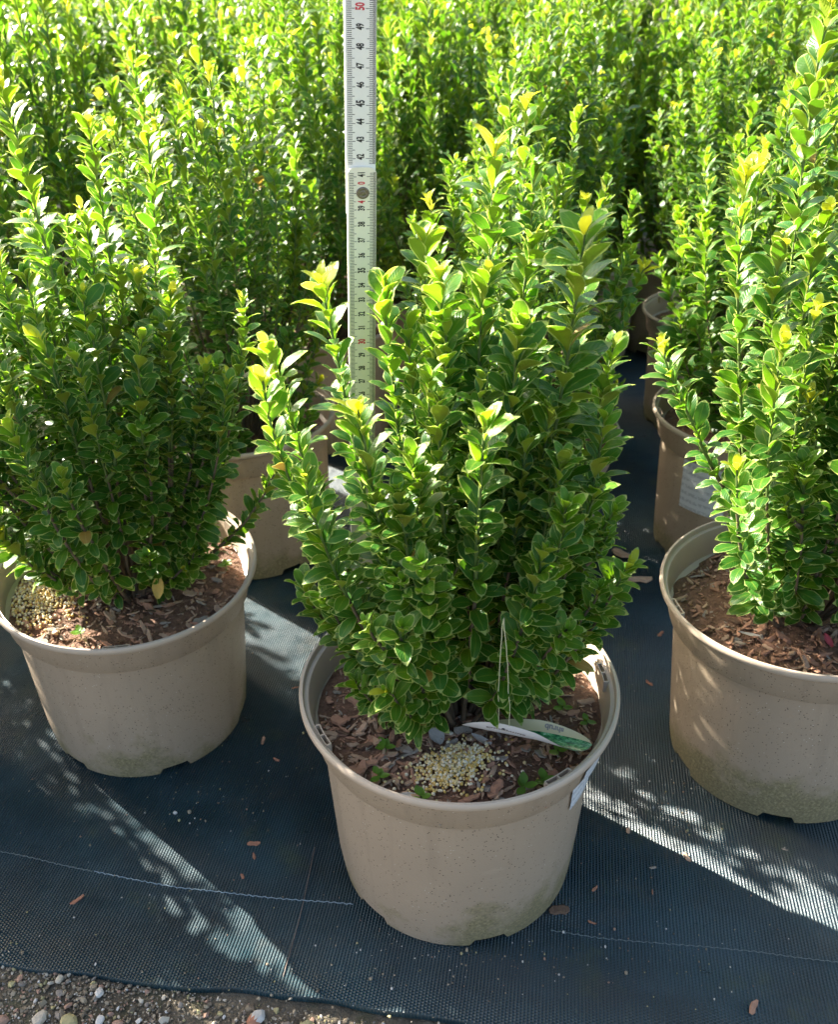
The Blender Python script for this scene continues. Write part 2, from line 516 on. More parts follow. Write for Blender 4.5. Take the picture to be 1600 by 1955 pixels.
_fu, _fv, _fz = wx, wy, wz
def fab_z(x, y):
    d = ((_fu - x) ** 2 + (_fv - y) ** 2).ravel()
    return float(_fz.ravel()[np.argpartition(d, 4)[:4]].mean())

rng = np.random.default_rng(7)
def fabric_thread(pts, mat, rad, zig, frac=1.0):
    pts = np.asarray(pts, float)
    L = np.r_[0, np.cumsum(np.hypot(*np.diff(pts, axis=0).T))]
    s = np.arange(0, L[-1], 0.28)
    x = np.interp(s, L, pts[:, 0]); y = np.interp(s, L, pts[:, 1])
    y = y + zig * np.sin(s * 9.0) + 0.10 * vnoise(s / 3, s * 0, 4)
    z = np.array([fab_z(a, b) for a, b in zip(x, y)])
    z = np.convolve(np.r_[z[:3], z, z[-3:]], np.ones(7) / 7, 'valid') + 0.03 + 0.035 * np.sin(s * 9 + 1) 
    rl = np.stack([(x - FO[0]) * E1[0] + (y - FO[1]) * E1[1], (x - FO[0]) * E2[0] + (y - FO[1]) * E2[1], z], 1)
    v, f = tube(rl, rad, 5)
    obj('marker_thread', mesh_np('marker_thread', v, f, [mat]), fab)
fabric_thread([(-60, 55.3), (-39.8, 51.6), (-34.5, 50.2), (-30.5, 49.3)], 'thread_pale', 0.035, 0.04)
fabric_thread([(-30.5, 49.3), (-22.4, 47.3), (-13.9, 45.8), (-6.8, 44.6)], 'thread', 0.04, 0.05)
fabric_thread([(9.6, 41.9), (13.7, 41.1), (19.9, 40.1), (26, 39.3), (31.8, 38.1), (50, 34.5)], 'thread_pale', 0.032, 0.05)
fabric_thread([(-10.6, 50.5), (-11.4, 43.5), (-11.9, 40.2)], 'thread_red', 0.03, 0.02)
fabric_thread([(-11.9, 40.2), (-12.4, 36.9)], 'thread_red', 0.04, 0.02)

# ------------------------------------------------------------------ plant pots
def pot_meshes(seed):
    r = np.random.default_rng(seed)
    outer = [(0.0, 0.75), (8.9, 0.75), (9.7, 0.5), (9.75, 0.0), (10.05, 0.0), (10.22, 0.12), (10.32, 0.9), (10.5, 3.0), (10.72, 8.0), (10.92, 13.0), (11.02, 15.95), (11.46, 16.05), (11.56, 16.2), (12.05, 18.9)]
    nots = np.deg2rad(r.uniform(0, 60) + np.array([0, 60, 120, 180, 240, 300]))
    def zf(V, th):
        for q in nots:
            d = np.abs((th - q + np.pi) % (2 * np.pi) - np.pi)
            m = d < 0.14
            for row in (3, 4, 5, 6):
                V[row, m, 2] = np.maximum(V[row, m, 2], 0.78 + 0.02 * row)
        ang = 0.05 * np.sin(2 * th + 1) + 0.03 * np.sin(3 * th)
        V[-7:, :, 0] += ang * np.cos(th); V[-7:, :, 1] += ang * np.sin(th)
    v, f = lathe(outer, 160, zf)
    body = mesh_np('pot_body', v, f, ['pot'])
    body.set_sharp_from_angle(angle=R(38))
    rim = [(12.02, 18.9), (12.1, 19.05), (12.45, 19.15), (12.57, 19.3), (12.57, 19.65), (12.45, 19.8), (12.28, 19.82), (12.2, 19.7), (12.18, 19.3), (11.98, 19.22), (11.86, 19.25), (11.78, 19.1), (11.5, 16.6), (11.0, 16.3), (10.7, 12.5)]
    def zr(V, th):
        ang = 0.05 * np.sin(2 * th + 1) + 0.03 * np.sin(3 * th)
        V[:, :, 0] += ang * np.cos(th); V[:, :, 1] += ang * np.sin(th)
    v, f = lathe(rim, 160, zr)
    rimm = mesh_np('pot_rim', v, f, ['rim'])
    rimm.set_sharp_from_angle(angle=R(40))
    return body, rimm
POT = [pot_meshes(1), pot_meshes(2), pot_meshes(3)]

def arc_patch(r0, r1, z0, z1, a0, a1, n=10):
    """quad strip on the pot's outside"""
    V, uvs = [], []
    for i in range(n + 1):
        a = a0 + (a1 - a0) * i / n
        V += [(r0 * math.cos(a), r0 * math.sin(a), z0), (r1 * math.cos(a), r1 * math.sin(a), z1)]
        uvs += [(i / n, 0), (i / n, 1)]
    F = np.array([(2 * i, 2 * i + 2, 2 * i + 3, 2 * i + 1) for i in range(n)])
    return np.array(V), F, uvs

def slot_mesh():
    parts = []
    for a0, a1, r0, r1 in ((-0.095, 0.095, 11.50, 11.58), (-0.095, 0.095, 11.86, 11.94), (-0.1, -0.088, 11.58, 11.86), (0.088, 0.1, 11.58, 11.86), (-0.005, 0.005, 11.58, 11.86)):
        n = 6
        V = []
        for i in range(n + 1):
            a = a0 + (a1 - a0) * i / n
            for r_, z in ((r0, 18.3), (r1, 18.3), (r1, 19.36), (r0, 19.36)):
                V.append((r_ * math.cos(a), r_ * math.sin(a), z))
        F = [(i * 4 + j, i * 4 + (j + 1) % 4, (i + 1) * 4 + (j + 1) % 4, (i + 1) * 4 + j) for i in range(n) for j in range(4)]
        F += [(0, 1, 2, 3), (n * 4 + 3, n * 4 + 2, n * 4 + 1, n * 4)]
        parts.append((V, F))
    return join(parts)
_sv, _sf = slot_mesh()
SLOT = mesh_np('label_slot', _sv, _sf, ['rim'], smooth=False)

def make_pot(x, y, a, b, rot, var, label, group, detail=True, sticker=None, slots=(0, 120, 240)):
    root = bpy.data.objects.new('plant_pot', None)
    col.objects.link(root)
    zx, zy = Vector((1, 0, -a)).normalized(), None
    n = Vector((a, b, 1)).normalized()
    zy = n.cross(zx).normalized(); zx = zy.cross(n)
    m = Matrix((zx, zy, n)).transposed().to_4x4() @ Matrix.Rotation(rot, 4, 'Z')
    m.translation = Vector((x, y, 0.0)) * CM
    root.matrix_world = m
    tag(root, label, 'plant pot', group)
    obj('body', POT[var][0], root)
    rim = obj('rim', POT[var][1], root)
    if detail:
        for k in slots:
            s = obj('label_slot', SLOT, rim)
            s.rotation_euler = (0, 0, R(k))
    if sticker:
        a0, a1, z0, z1 = sticker
        rr = lambda z: np.interp(z, [3, 15.9, 16.5, 18.9], [10.5, 11.02, 11.6, 12.05]) + 0.13
        v1, f1, u1 = arc_patch(rr(z0), rr(15.9), z0, 15.95, a0 - rot, a1 - rot)
        if z1 > 16.4:
            v2, f2, u2 = arc_patch(rr(16.5), rr(z1), 16.2, z1, a0 - rot, a1 - rot)
            u1 = [(p, q * 0.55) for p, q in u1]; u2 = [(p, 0.55 + q * 0.45) for p, q in u2]
            v, f = join([(v1, f1), (v2, f2)]); u1 = u1 + u2
        else:
            v, f = v1, f1
        obj('sticker', mesh_np('sticker', v, f, ['sticker'], uv=u1), root)
    return root, m

# ------------------------------------------------------------------ potting soil, bark chips
def chip_mesh(seed, mat):
    r = np.random.default_rng(seed)
    n = 5
    ts = np.linspace(-0.5, 0.5, n)
    V = []
    w0 = r.uniform(0.16, 0.30)
    for i, tt in enumerate(ts):
        w = w0 * (0.45 if i in (0, n - 1) else 1) * r.uniform(0.75, 1.2)
        bend = 0.25 * r.uniform(-1, 1) * tt * tt
        off = r.uniform(-0.05, 0.05)
        th = r.uniform(0.05, 0.12)
        V += [(tt, off - w, bend), (tt, off + w, bend + r.uniform(-.04, .04)), (tt, off + w * 0.7, bend + th), (tt, off - w * 0.7, bend + th)]
    F = [(i * 4 + j, i * 4 + (j + 1) % 4, (i + 1) * 4 + (j + 1) % 4, (i + 1) * 4 + j) for i in range(n - 1) for j in range(4)]
    F += [(3, 2, 1, 0), (n * 4 - 4, n * 4 - 3, n * 4 - 2, n * 4 - 1)]
    return np.array(V), np.array(F)
CHIPG = [chip_mesh(s, None) for s in range(6)]
CHIPM = {}
def chip_data(k, mat):
    if (k, mat) not in CHIPM:
        CHIPM[(k, mat)] = mesh_np('bark_chip', CHIPG[k][0], CHIPG[k][1], [mat], smooth=False)
    return CHIPM[(k, mat)]
CHIP_MATS = ['chip0', 'chip1', 'chip2', 'chip0', 'chip0', 'chip3', 'chip1', 'chip0', 'chip1']

def rot_xyz(r, tilt):
    a = r.uniform(0, 2 * np.pi); b = r.normal(0, tilt); c = r.normal(0, tilt)
    return np.array((Matrix.Rotation(a, 3, 'Z') @ Matrix.Rotation(b, 3, 'X') @ Matrix.Rotation(c, 3, 'Y')))

def soil_height(x, y, seed):
    rr = np.hypot(x, y)
    return 16.75 + 0.35 * vnoise(x / 2.2, y / 2.2, seed) - 0.25 * (rr / 11.3) ** 4

def make_soil(m, seed, label, group, nchip_obj=0, nchip=500, view=(0, -1)):
    r = np.random.default_rng(seed)
    nr, na = 18, 60
    V = [(0, 0, float(soil_height(0.0, 0.0, seed)))]
    for i in range(1, nr + 1):
        for j in range(na):
            q = 11.42 * i / nr; a = 2 * np.pi * j / na
            x, y = q * np.cos(a), q * np.sin(a)
            V.append((x, y, float(soil_height(x, y, seed)) + r.uniform(-0.12, 0.12)))
    F = [(0, 1 + j, 1 + (j + 1) % na) for j in range(na)]
    for i in range(nr - 1):
        for j in range(na):
            k = (j + 1) % na
            F.append((1 + i * na + j, 1 + (i + 1) * na + j, 1 + (i + 1) * na + k, 1 + i * na + k))
    root = obj('potting_soil', mesh_np('potting_soil', V, F, ['soil']))
    root.matrix_world = m
    tag(root, label, 'potting soil', group, kind='stuff')
    parts, mi = [], []
    rotm = np.array(m.to_3x3()).T
    vdir = rotm @ np.array([view[0], view[1], 0.0])
    for k in range(nchip + nchip_obj):
        isobj = k >= nchip
        while True:
            q = 11.0 * math.sqrt(r.uniform(0, 1)); a = r.uniform(0, 2 * np.pi)
            x, y = q * math.cos(a), q * math.sin(a)
            if not isobj or (x * vdir[0] + y * vdir[1] > 1.0):
                break
        s = 0.22 + r.exponential(0.34) if not isobj else r.uniform(0.8, 1.7)
        if r.uniform() < 0.3: s *= 0.6
        gi = int(r.integers(0, 6)); mt = CHIP_MATS[int(r.integers(0, len(CHIP_MATS)))]
        rm = rot_xyz(r, 0.32)
        sc3 = np.array([s, s * r.uniform(0.5, 1.0), s])
        p = np.array([x, y, float(soil_height(x, y, seed)) + 0.12 + (0.12 if isobj else 0)])
        if isobj:
            o = obj('bark_chip', chip_data(gi, mt), root)
            mm = Matrix(rm * sc3[None, :]).to_4x4(); mm.translation = Vector(p) * CM
            o.matrix_basis = mm
        else:
            v, f = CHIPG[gi]
            parts.append(((v * sc3) @ rm.T + p, f)); mi += [int(mt[-1])] * len(f)
    v, f = join(parts)
    o = obj('bark_mulch', mesh_np('bark_mulch', v, f, ['chip0', 'chip1', 'chip2', 'chip3', 'chip4'], mi, smooth=False), root)
    tag(o, kind='stuff')
    return root

def ico():
    t_ = (1 + 5 ** 0.5) / 2
    v = np.array([(-1, t_, 0), (1, t_, 0), (-1, -t_, 0), (1, -t_, 0), (0, -1, t_), (0, 1, t_), (0, -1, -t_), (0, 1, -t_), (t_, 0, -1), (t_, 0, 1), (-t_, 0, -1), (-t_, 0, 1)], float)
    v /= np.linalg.norm(v[0])
    f = [(0, 11, 5), (0, 5, 1), (0, 1, 7), (0, 7, 10), (0, 10, 11), (1, 5, 9), (5, 11, 4), (11, 10, 2), (10, 7, 6), (7, 1, 8), (3, 9, 4), (3, 4, 2), (3, 2, 6), (3, 6, 8), (3, 8, 9), (4, 9, 5), (2, 4, 11), (6, 2, 10), (8, 6, 7), (9, 8, 1)]
    return v, np.array(f)
ICO = ico()
def ico2():
    v, f = ICO
    V = v.tolist(); cache = {}; F = []
    def mid(a, b):
        k = (min(a, b), max(a, b))
        if k not in cache:
            p = (np.array(V[a]) + np.array(V[b])); V.append((p / np.linalg.norm(p)).tolist()); cache[k] = len(V) - 1
        return cache[k]
    for a, b, c in f:
        x, y, z = mid(a, b), mid(b, c), mid(c, a)
        F += [(a, x, z), (b, y, x), (c, z, y), (x, y, z)]
    return np.array(V), np.array(F)
ICO2 = ico2()

def granule_pile(m, cx, cy, spread, n, seed, soil_seed, label):
    r = np.random.default_rng(seed)
    parts, mi = [], []
    for k in range(n):
        q = r.normal(0, 1, 2) * (1.0 if r.uniform() < 0.9 else 1.7)
        x = cx + q[0] * spread[0]; y = cy + q[1] * spread[1]
        d = min(1, math.hypot(*q) / 1.6)
        rad = r.uniform(0.085, 0.145)
        z = float(soil_height(x, y, soil_seed)) + 0.28 + r.uniform(0, 0.75) * (1 - d) + rad * 0.4
        if math.hypot(x, y) > 10.9: continue
        parts.append((ICO2[0] * rad * r.uniform(0.85, 1.12, 3) + [x, y, z], ICO2[1])); mi += [int(r.choice([0, 1, 1, 2, 3, 3]))] * len(ICO2[1])
    v, f = join(parts)
    o = obj('fertiliser_granules', mesh_np('fertiliser_granules', v, f, ['gran0', 'gran1', 'gran2', 'gran3'], mi))
    o.matrix_world = m
    tag(o, label, 'granules', kind='stuff')
    return o

# ------------------------------------------------------------------ leaves and shrubs
def leaf_geo(seed, lod=0):
    r = np.random.default_rng(seed)
    ts = np.array([0, 0.14, 0.34, 0.56, 0.76, 0.92, 1.0])
    ws = np.array([0.08, 0.30, 0.74, 1.0, 0.90, 0.50, 0.04])
    if lod:
        ts = np.array([0, 0.25, 0.6, 0.86, 1.0]); ws = np.array([0.10, 0.55, 1.0, 0.70, 0.06])
    last = len(ts) - 1
    half = r.uniform(0.21, 0.26)
    fold = r.uniform(0.25, 0.6)
    bend = r.uniform(0.2, 0.62)
    side = r.uniform(-0.06, 0.06)
    V = []
    for i, (tt, w) in enumerate(zip(ts, ws)):
        zc = 0.16 * tt - bend * tt ** 2.4
        for j, c in enumerate((-1, -0.89, 0, 0.89, 1)):
            x = c * w * half
            if abs(c) == 1 and 0 < i < last:
                x *= 1 + (0.06 if i % 2 else -0.03)
            z = zc + fold * abs(x) - 0.75 * fold * abs(x) ** 2 / half
            if abs(c) == 1:
                z += r.uniform(-0.012, 0.012) + 0.018 * math.sin(i * 2.1 + seed)
            V.append((x + side * tt * tt, tt * (1 - 0.10 * bend) , z))
    F, mi = [], []
    for i in range(last):
        for j in range(4):
            F.append((i * 5 + j, i * 5 + j + 1, (i + 1) * 5 + j + 1, (i + 1) * 5 + j))
            mi.append(1 if j in (0, 3) or (i == last - 1 and not lod) else 0)
    uv = np.array([(c, tt) for tt in ts for c in (0.0, 0.055, 0.5, 0.945, 1.0)])
    return np.array(V), np.array(F), np.array(mi), uv
NV = 7
LEAFG = [leaf_geo(s) for s in range(1, NV + 1)]
LEAFG_FAR = [leaf_geo(s, 1) for s in range(1, NV + 1)]
CLS = ['leaf_old', 'leaf_mid', 'leaf_new', 'leaf_tip', 'leaf_aged']
LEAFM = [[mesh_np('leaf', g_[0], g_[1], [c, 'margin'], g_[2], uv=g_[3]) for c in CLS] for g_ in LEAFG]

def bez(p0, p1, p2, n):
    tt = np.linspace(0, 1, n)[:, None]
    return (1 - tt) ** 2 * p0 + 2 * tt * (1 - tt) * p1 + tt ** 2 * p2

class Shrub:
    """leaf arrays and stems of one shrub, in cm, origin at the soil"""
    def __init__(self, seed, leaf=2.35, node=0.80):
        self.r = np.random.default_rng(seed)
        self.leaf, self.node = leaf, node
        self.mats, self.var, self.cls, self.shoot, self.len = [], [], [], [], []
        self.stems = []
        self.lowq = 0.9
    def add_shoot(self, p0, p1, p2, bare=0.2, vig=0.0, size=1.0, lax=1.0):
        r = self.r
        p0, p1, p2 = (np.asarray(p, float) for p in (p0, p1, p2))
        path = bez(p0, p1, p2, 18)
        path[1:-1] += np.cumsum(r.normal(0, 0.045, (16, 3)), 0) * np.array([1, 1, 0.3])
        seg = np.linalg.norm(np.diff(path, axis=0), axis=1)
        L = np.r_[0, np.cumsum(seg)]
        tot = L[-1]
        k = len(self.stems)
        self.stems.append((path, np.linspace(0.20, 0.07, len(path)) * (0.9 + 0.3 * r.uniform())))
        s = tot - 0.12
        i = 0
        phi = r.uniform(0, np.pi)
        while s > tot * bare:
            P = np.array([np.interp(s, L, path[:, q]) for q in range(3)])
            P2 = np.array([np.interp(min(tot, s + 0.6), L, path[:, q]) for q in range(3)])
            P1 = np.array([np.interp(max(0, s - 0.6), L, path[:, q]) for q in range(3)])
            T = P2 - P1; T /= np.linalg.norm(T) + 1e-9
            ref = np.array([1.0, 0, 0]) if abs(T[0]) < 0.8 else np.array([0, 1.0, 0])
            A = np.cross(T, ref); A /= np.linalg.norm(A); B = np.cross(T, A)
            age = i / 7.0
            for sgn in (0, 1):
                if r.uniform() < 0.04 + 0.05 * (i > 14): continue
                f = phi + sgn * np.pi + r.normal(0, 0.22)
                Rr = math.cos(f) * A + math.sin(f) * B
                al = R(np.clip(11 + 20 * min(1, i / 4.0) * lax + 24 * min(1, max(0, i - 12) / 20) + r.normal(0, 7 + 5 * min(1, i / 5)), 6, 100))
                D = math.cos(al) * T + math.sin(al) * Rr
                N = math.sin(al) * T - math.cos(al) * Rr
                # leaves turn a little towards the light above
                N = N + np.array([0, 0, 0.10]); N -= D * (N @ D); N /= np.linalg.norm(N)
                Xv = np.cross(D, N)
                tw = r.normal(0, 0.38)
                Xv, N = Xv * math.cos(tw) + N * math.sin(tw), N * math.cos(tw) - Xv * math.sin(tw)
                ln = self.leaf * size * (0.48 + 0.52 * min(1, (i + 0.4) / 3.2)) * r.uniform(0.68, 1.2)
                wd = ln * r.uniform(0.86, 1.14)
                m = np.eye(4)
                m[:3, 0] = Xv * wd; m[:3, 1] = D * ln; m[:3, 2] = N * ln; m[:3, 3] = P + Rr * 0.08
                self.mats.append(m)
                self.var.append(int(r.integers(0, NV)))
                u = r.uniform()
                if i < vig * 2.6: c = 3
                elif i < 2.2 + vig * 3: c = 2 if u < 0.75 else 1
                elif i < 7 + vig * 3: c = 1 if u < 0.72 else (2 if u > 0.92 else 0)
                else: c = 0 if u < 0.72 else 1
                if i > 9 and r.uniform() < 0.010: c = 4
                self.cls.append(c); self.shoot.append(k); self.len.append(ln)
            phi += np.pi / 2 + r.normal(0, 0.15)
            step = self.node * (0.38 + 0.62 * min(1, (i + 1) / 4)) * r.uniform(0.8, 1.2)
            if vig > 0.75: step *= 1.12
            s -= step
            i += 1
    def fill(self, n, rad, top, low=0.4, vigp=0.12, skip=None):
        r = self.r
        for k in range(n):
            az = (k * 2.39996 + r.normal(0, 0.25))
            if k < n * (1 - low):
                q = rad * math.sqrt((k + 0.5) / (n * (1 - low))) * r.uniform(0.85, 1.08)
                h = top * (1 - 0.36 * (q / rad) ** 2.4) * r.uniform(0.84, 1.07)
                bare = 0.5 if q < rad * 0.6 else 0.28
            else:
                h = top * r.uniform(0.10, 0.68)
                q = rad * r.uniform(0.88, 1.08) * (self.lowq + (1 - self.lowq) * min(1, h / (0.42 * top)))
                bare = 0.25 if h < top * 0.35 else 0.2
            e = np.array([q * math.cos(az), q * math.sin(az), h])
            if skip is not None and e[1] < 0:                # more open towards the front of the pot, near the soil
                e[1] *= 0.50 + 0.50 * min(1, h / 17.0)
            if skip is not None and skip(e): continue
            b0 = np.array([e[0] * 0.18, e[1] * 0.18, -0.4])
            c0 = np.array([e[0] * r.uniform(0.6, 0.9), e[1] * r.uniform(0.6, 0.9), h * r.uniform(0.3, 0.45)])
            vig = r.uniform(0.5, 1.0) if r.uniform() < vigp else 0
            self.add_shoot(b0, c0, e, bare, vig, r.uniform(0.9, 1.08))
            # short side twigs
            if r.uniform() < 0.35:
                f = r.uniform(0.45, 0.8)
                p = (1 - f) ** 2 * b0 + 2 * f * (1 - f) * c0 + f * f * e
                a2 = az + r.normal(0, 0.9)
                ln = r.uniform(3, 6.5)
                tip = p + np.array([math.cos(a2) * ln * 0.5, math.sin(a2) * ln * 0.5, ln * 0.85])
                if skip is not None and skip(tip): continue
                self.add_shoot(p, p + (tip - p) * np.array([0.7, 0.7, 0.35]), tip, 0.12, 0, 0.88)
    def arr(self):
        return np.array(self.mats), np.array(self.var), np.array(self.cls), np.array(self.shoot), np.array(self.len)
    def foliage_mesh(self, keep, far=False):
        mats, var, cls = np.array(self.mats), np.array(self.var), np.array(self.cls)
        Vs, Fs, Ms, Us, off = [], [], [], [], 0
        for v in range(NV):
            ids = np.nonzero(keep & (var == v))[0]
            if not len(ids): continue
            g_ = (LEAFG_FAR if far else LEAFG)[v]; nv = len(g_[0])
            V4 = np.einsum('nij,kj->nki', mats[ids][:, :3, :3], g_[0]) + mats[ids][:, None, :3, 3]
            Vs.append(V4.reshape(-1, 3))
            Fs.append((g_[1][None] + (np.arange(len(ids)) * nv)[:, None, None] + off).reshape(-1, 4))
            Ms.append(np.where(g_[2][None] == 1, 5, cls[ids][:, None]).ravel())
            Us.append(np.tile(g_[3], (len(ids), 1)))
            off += len(ids) * nv
        return mesh_np('foliage', np.concatenate(Vs), np.concatenate(Fs), CLS + ['margin'], np.concatenate(Ms), uv=np.concatenate(Us))
    def stems_mesh(self, ids=None):
        parts = []
        for i, (p, rd) in enumerate(self.stems):
            if ids is None or i in ids:
                parts.append(tube(p, rd, 5))
        v, f = join(parts)
        z = v[f[:, 0], 2]
        return mesh_np('shoot', v, f, ['stem_wood', 'stem_green'], (z > 17).astype(int))

# ---- the three front shrubs, shaped by their real shoots (tips in cm, world) plus fill
def front_shrub(seed, base, rad, top, n, tips, leaf, low=0.4, vigp=0.1, skip=None):
    s = Shrub(seed, leaf, 0.50)
    s.base = np.array(base)
    s.lowq = 0.62
    s.fill(n, rad, top, low, vigp, skip or (lambda e: False))
    for (x, y, z, vig, size, bare) in tips:
        e = np.array([x, y, z]) - s.base
        b0 = np.array([e[0] * 0.2, e[1] * 0.2, -0.4])
        c0 = np.array([e[0] * 0.8, e[1] * 0.72, e[2] * 0.40])
        s.add_shoot(b0, c0, e, bare, vig, size)
    return s

SOILZ = 16.75
shrubs = []
def base_of(p, z=SOILZ):
    return (p[0] + p[2] * z, p[1] + p[3] * z, z)
S1 = front_shrub(21, base_of(CENTRE), 10.9, 31.0, 88, [
    (5.2, 53, 58.0, 1.0, 1.2, 0.3), (9.5, 47, 54.4, 0.3, 1.4, 0.25), (-5.3, 51, 51.3, 1.0, 1.1, 0.3),
    (-8.4, 48, 48.6, 0.3, 1.05, 0.2), (-8.6, 46, 47.2, 0.9, 1.05, 0.2), (-3.1, 43, 46.6, 1.0, 1.1, 0.2),
    (3.8, 42, 46.0, 0.3, 1.12, 0.2), (7.4, 52, 52.6, 0.2, 1.35, 0.25), (4.6, 50, 51.6, 0.2, 1.2, 0.3),
    (1.0, 55, 52.6, 0.6, 1.05, 0.25), (13.3, 44.5, 34.5, 0.7, 0.95, 0.2), (0.6, 41.6, 35.4, 0.1, 1.1, 0.42),
    (-2.6, 42.2, 26.6, 0.1, 1.1, 0.35), (12.6, 51, 46.5, 0.1, 1.1, 0.2), (10.5, 52, 49.5, 0, 1.1, 0.2),
    (1.8, 49, 51.8, 0.1, 1.15, 0.2), (-1.5, 52, 50.8, 0.1, 1.1, 0.2), (6.0, 45.5, 50, 0, 1.15, 0.2),
    (-6.5, 44, 42, 0.1, 1.05, 0.2), (8.5, 42.0, 40.5, 0, 1.1, 0.2), (11.5, 47, 43.5, 0, 1.05, 0.2)], 1.98, 0.42, 0.04, lambda e: (-10 < e[0] < -3.6 and e[1] > -6 and e[2] > 20) or (-1 < e[0] < 9 and e[1] < -2.5 and e[2] < 10) or (0.4 < e[0] < 5.2 and e[1] < -4 and e[2] < 17.5))
S2 = front_shrub(22, base_of(LEFT), 12.2, 36.0, 72, [
    (-28.2, 68, 61.3, 0.8, 1.2, 0.25), (-20.5, 75, 56.5, 0.3, 1.1, 0.25), (-24.0, 72, 58.0, 0.4, 1.05, 0.25),
    (-13.8, 70, 44.6, 0.2, 1.0, 0.2), (-15.2, 66, 39.2, 0.1, 1.0, 0.2), (-18.5, 66, 46.5, 0.3, 1.05, 0.2),
    (-34.5, 68, 60.0, 0.7, 1.1, 0.2), (-22, 63.5, 38, 0.2, 1.05, 0.2), (-30, 60.5, 31, 0.0, 1.05, 0.2),
    (-13.0, 70.5, 28.6, 0.2, 0.9, 0.3), (-25.2, 66.0, 47.0, 0.2, 1.05, 0.2), (-38, 66, 52, 0.4, 1.1, 0.2)], 1.98, 0.4, 0.12)
S3 = front_shrub(23, base_of(RIGHT), 11.0, 35.0, 72, [
    (27.0, 62, 64.5, 1.0, 1.15, 0.2), (22.6, 60, 54.8, 1.0, 1.05, 0.5), (26.9, 55, 47.2, 0.9, 1.0, 0.2),
    (23.9, 52.3, 46.0, 0.7, 1.0, 0.2), (22.3, 52.0, 37.0, 0.6, 1.05, 0.2),
    (30, 58, 57, 0.5, 1.1, 0.2), (25, 58, 50.5, 0.5, 1.1, 0.2), (33, 66, 62, 0.8, 1.1, 0.2), (30.5, 51.5, 44, 0.4, 1.05, 0.2)], 2.05, 0.42, 0.2, lambda e: e[0] < -7.5 and e[1] > -5 and e[2] < 30)
S3.add_shoot(np.array([27.5, 60.5, 27.0]) - S3.base, np.array([23.5, 60.5, 33.0]) - S3.base, np.array([18.5, 60.5, 43.2]) - S3.base, 0.05, 0.8, 1.05)
front = [
    (S1, CENTRE, 'compact bushy shrub with a folding ruler standing in its pot', 300),
    (S2, LEFT, 'tall dense shrub over soil with a sunlit heap of granules', 300),
    (S3, RIGHT, 'bushy shrub with bright yellow-green tips over clean bark mulch, cut by the frame edge', 300)]

# ---- rows behind: (x, y, top height above soil, own leaves?)
rows = []
rr = np.random.default_rng(99)
MID = [(-23.0, 103.8, 46), (43.2, 99, 40), (51.6, 139, 48), (12.8, 96, 39), (-15, 140, 53), (21, 137, 50), (-86, 112, 40), (-52, 132, 54), (-64.5, 66, 38), (76, 128, 50), (-7, 177, 55), (35, 174, 53), (56, 177, 54), (-41, 178, 56), (-84, 160, 55), (-97, 90, 40), (-94, 128, 45), (4.5, 158, 52), (15, 207, 56), (-28, 214, 57)]  # a few shrubs far left, out of view, are added for their shade
for x, y, t_ in MID:
    rows.append((x, y, t_, abs(x) < 0.38 * y and y < 145))
for k in range(5, 13):
    y0 = 62 + 37.5 * k
    for c in range(-9, 9):
        x = -31 + 34.0 * c + 0.21 * (y0 - 62) + rr.normal(0, 1.6)
        if c >= 2: x += -9
        y = y0 + 5.0 * (-c) * 0.6 + rr.normal(0, 2.0)
        if y < 195 or abs(x) > 0.56 * y + 22: continue
        if any(math.hypot(x - q[0], y - q[1]) < 27 for q in rows): continue
        rows.append((x, y, 53 + min(6, (y - 190) / 25) + rr.normal(0, 1.6), False))

VARS = []
for k in range(4):
    s = Shrub(300 + k, 2.35, 0.80)
    s.fill(66, 12.6, 42, 0.44, 0.16)
    VARS.append(s)

# ---- which leaves show largest from the photographer's side: a coarse depth buffer over all leaves
def project(P):
    x, y, z = P[:, 0], P[:, 1], P[:, 2] - CAM_H
    c, s = math.cos(PITCH), math.sin(PITCH)
    Zd = y * c - z * s; up = y * s + z * c
    cr, sr = math.cos(ROLL), math.sin(ROLL)
    x, up = x * cr + up * sr, up * cr - x * sr
    return 800 + 1624.7 * x / Zd, 1019.9 - 1624.7 * up / Zd, Zd
items = []     # (shrub, base, scale, rot, capacity)
for s, p, lab, cap in front:
    items.append([s, s.base, cap, lab])
for i, (x, y, t_, own) in enumerate(rows):
    if own:
        s = Shrub(500 + i, 2.1, 0.66)
        if i in (1, 2): s.lowq = 0.45
        s.fill(66, 12.8, t_, 0.44, 0.15)
        s.base = np.array([x, y, SOILZ])
        items.append([s, s.base, 150 if y < 130 else 100, None])
samples = np.array([(0, .25, 0), (0, .5, 0), (0, .75, 0), (-.16, .5, .05), (.16, .5, .05), (-.12, .75, .05), (.12, .75, .05), (0, .95, 0), (.1, .3, .03), (-.1, .3, .03)])
G = 5.0
buf = {}
PX, PY, PZ, PI = [], [], [], []
off = 0
for it in items:
    mats = np.array(it[0].mats)
    W = np.einsum('nij,kj->nki', mats[:, :3, :3], samples) + mats[:, None, :3, 3] + it[1]
    x, y, z = project(W.reshape(-1, 3))
    PX.append(x); PY.append(y); PZ.append(z); PI.append(np.repeat(np.arange(len(mats)) + off, len(samples)))
    it.append(off); off += len(mats)
PX, PY, PZ, PI = map(np.concatenate, (PX, PY, PZ, PI))
ok = (PX > 0) & (PX < 1600) & (PY > 0) & (PY < 1955) & (PZ > 5)
PX, PY, PZ, PI = PX[ok], PY[ok], PZ[ok], PI[ok]
cell = (PY // G).astype(int) * 400 + (PX // G).astype(int)
order = np.argsort(-PZ)
zb = np.full(400 * 400, -1, int)
zb[cell[order]] = PI[order]
count = np.bincount(zb[zb >= 0], minlength=off)

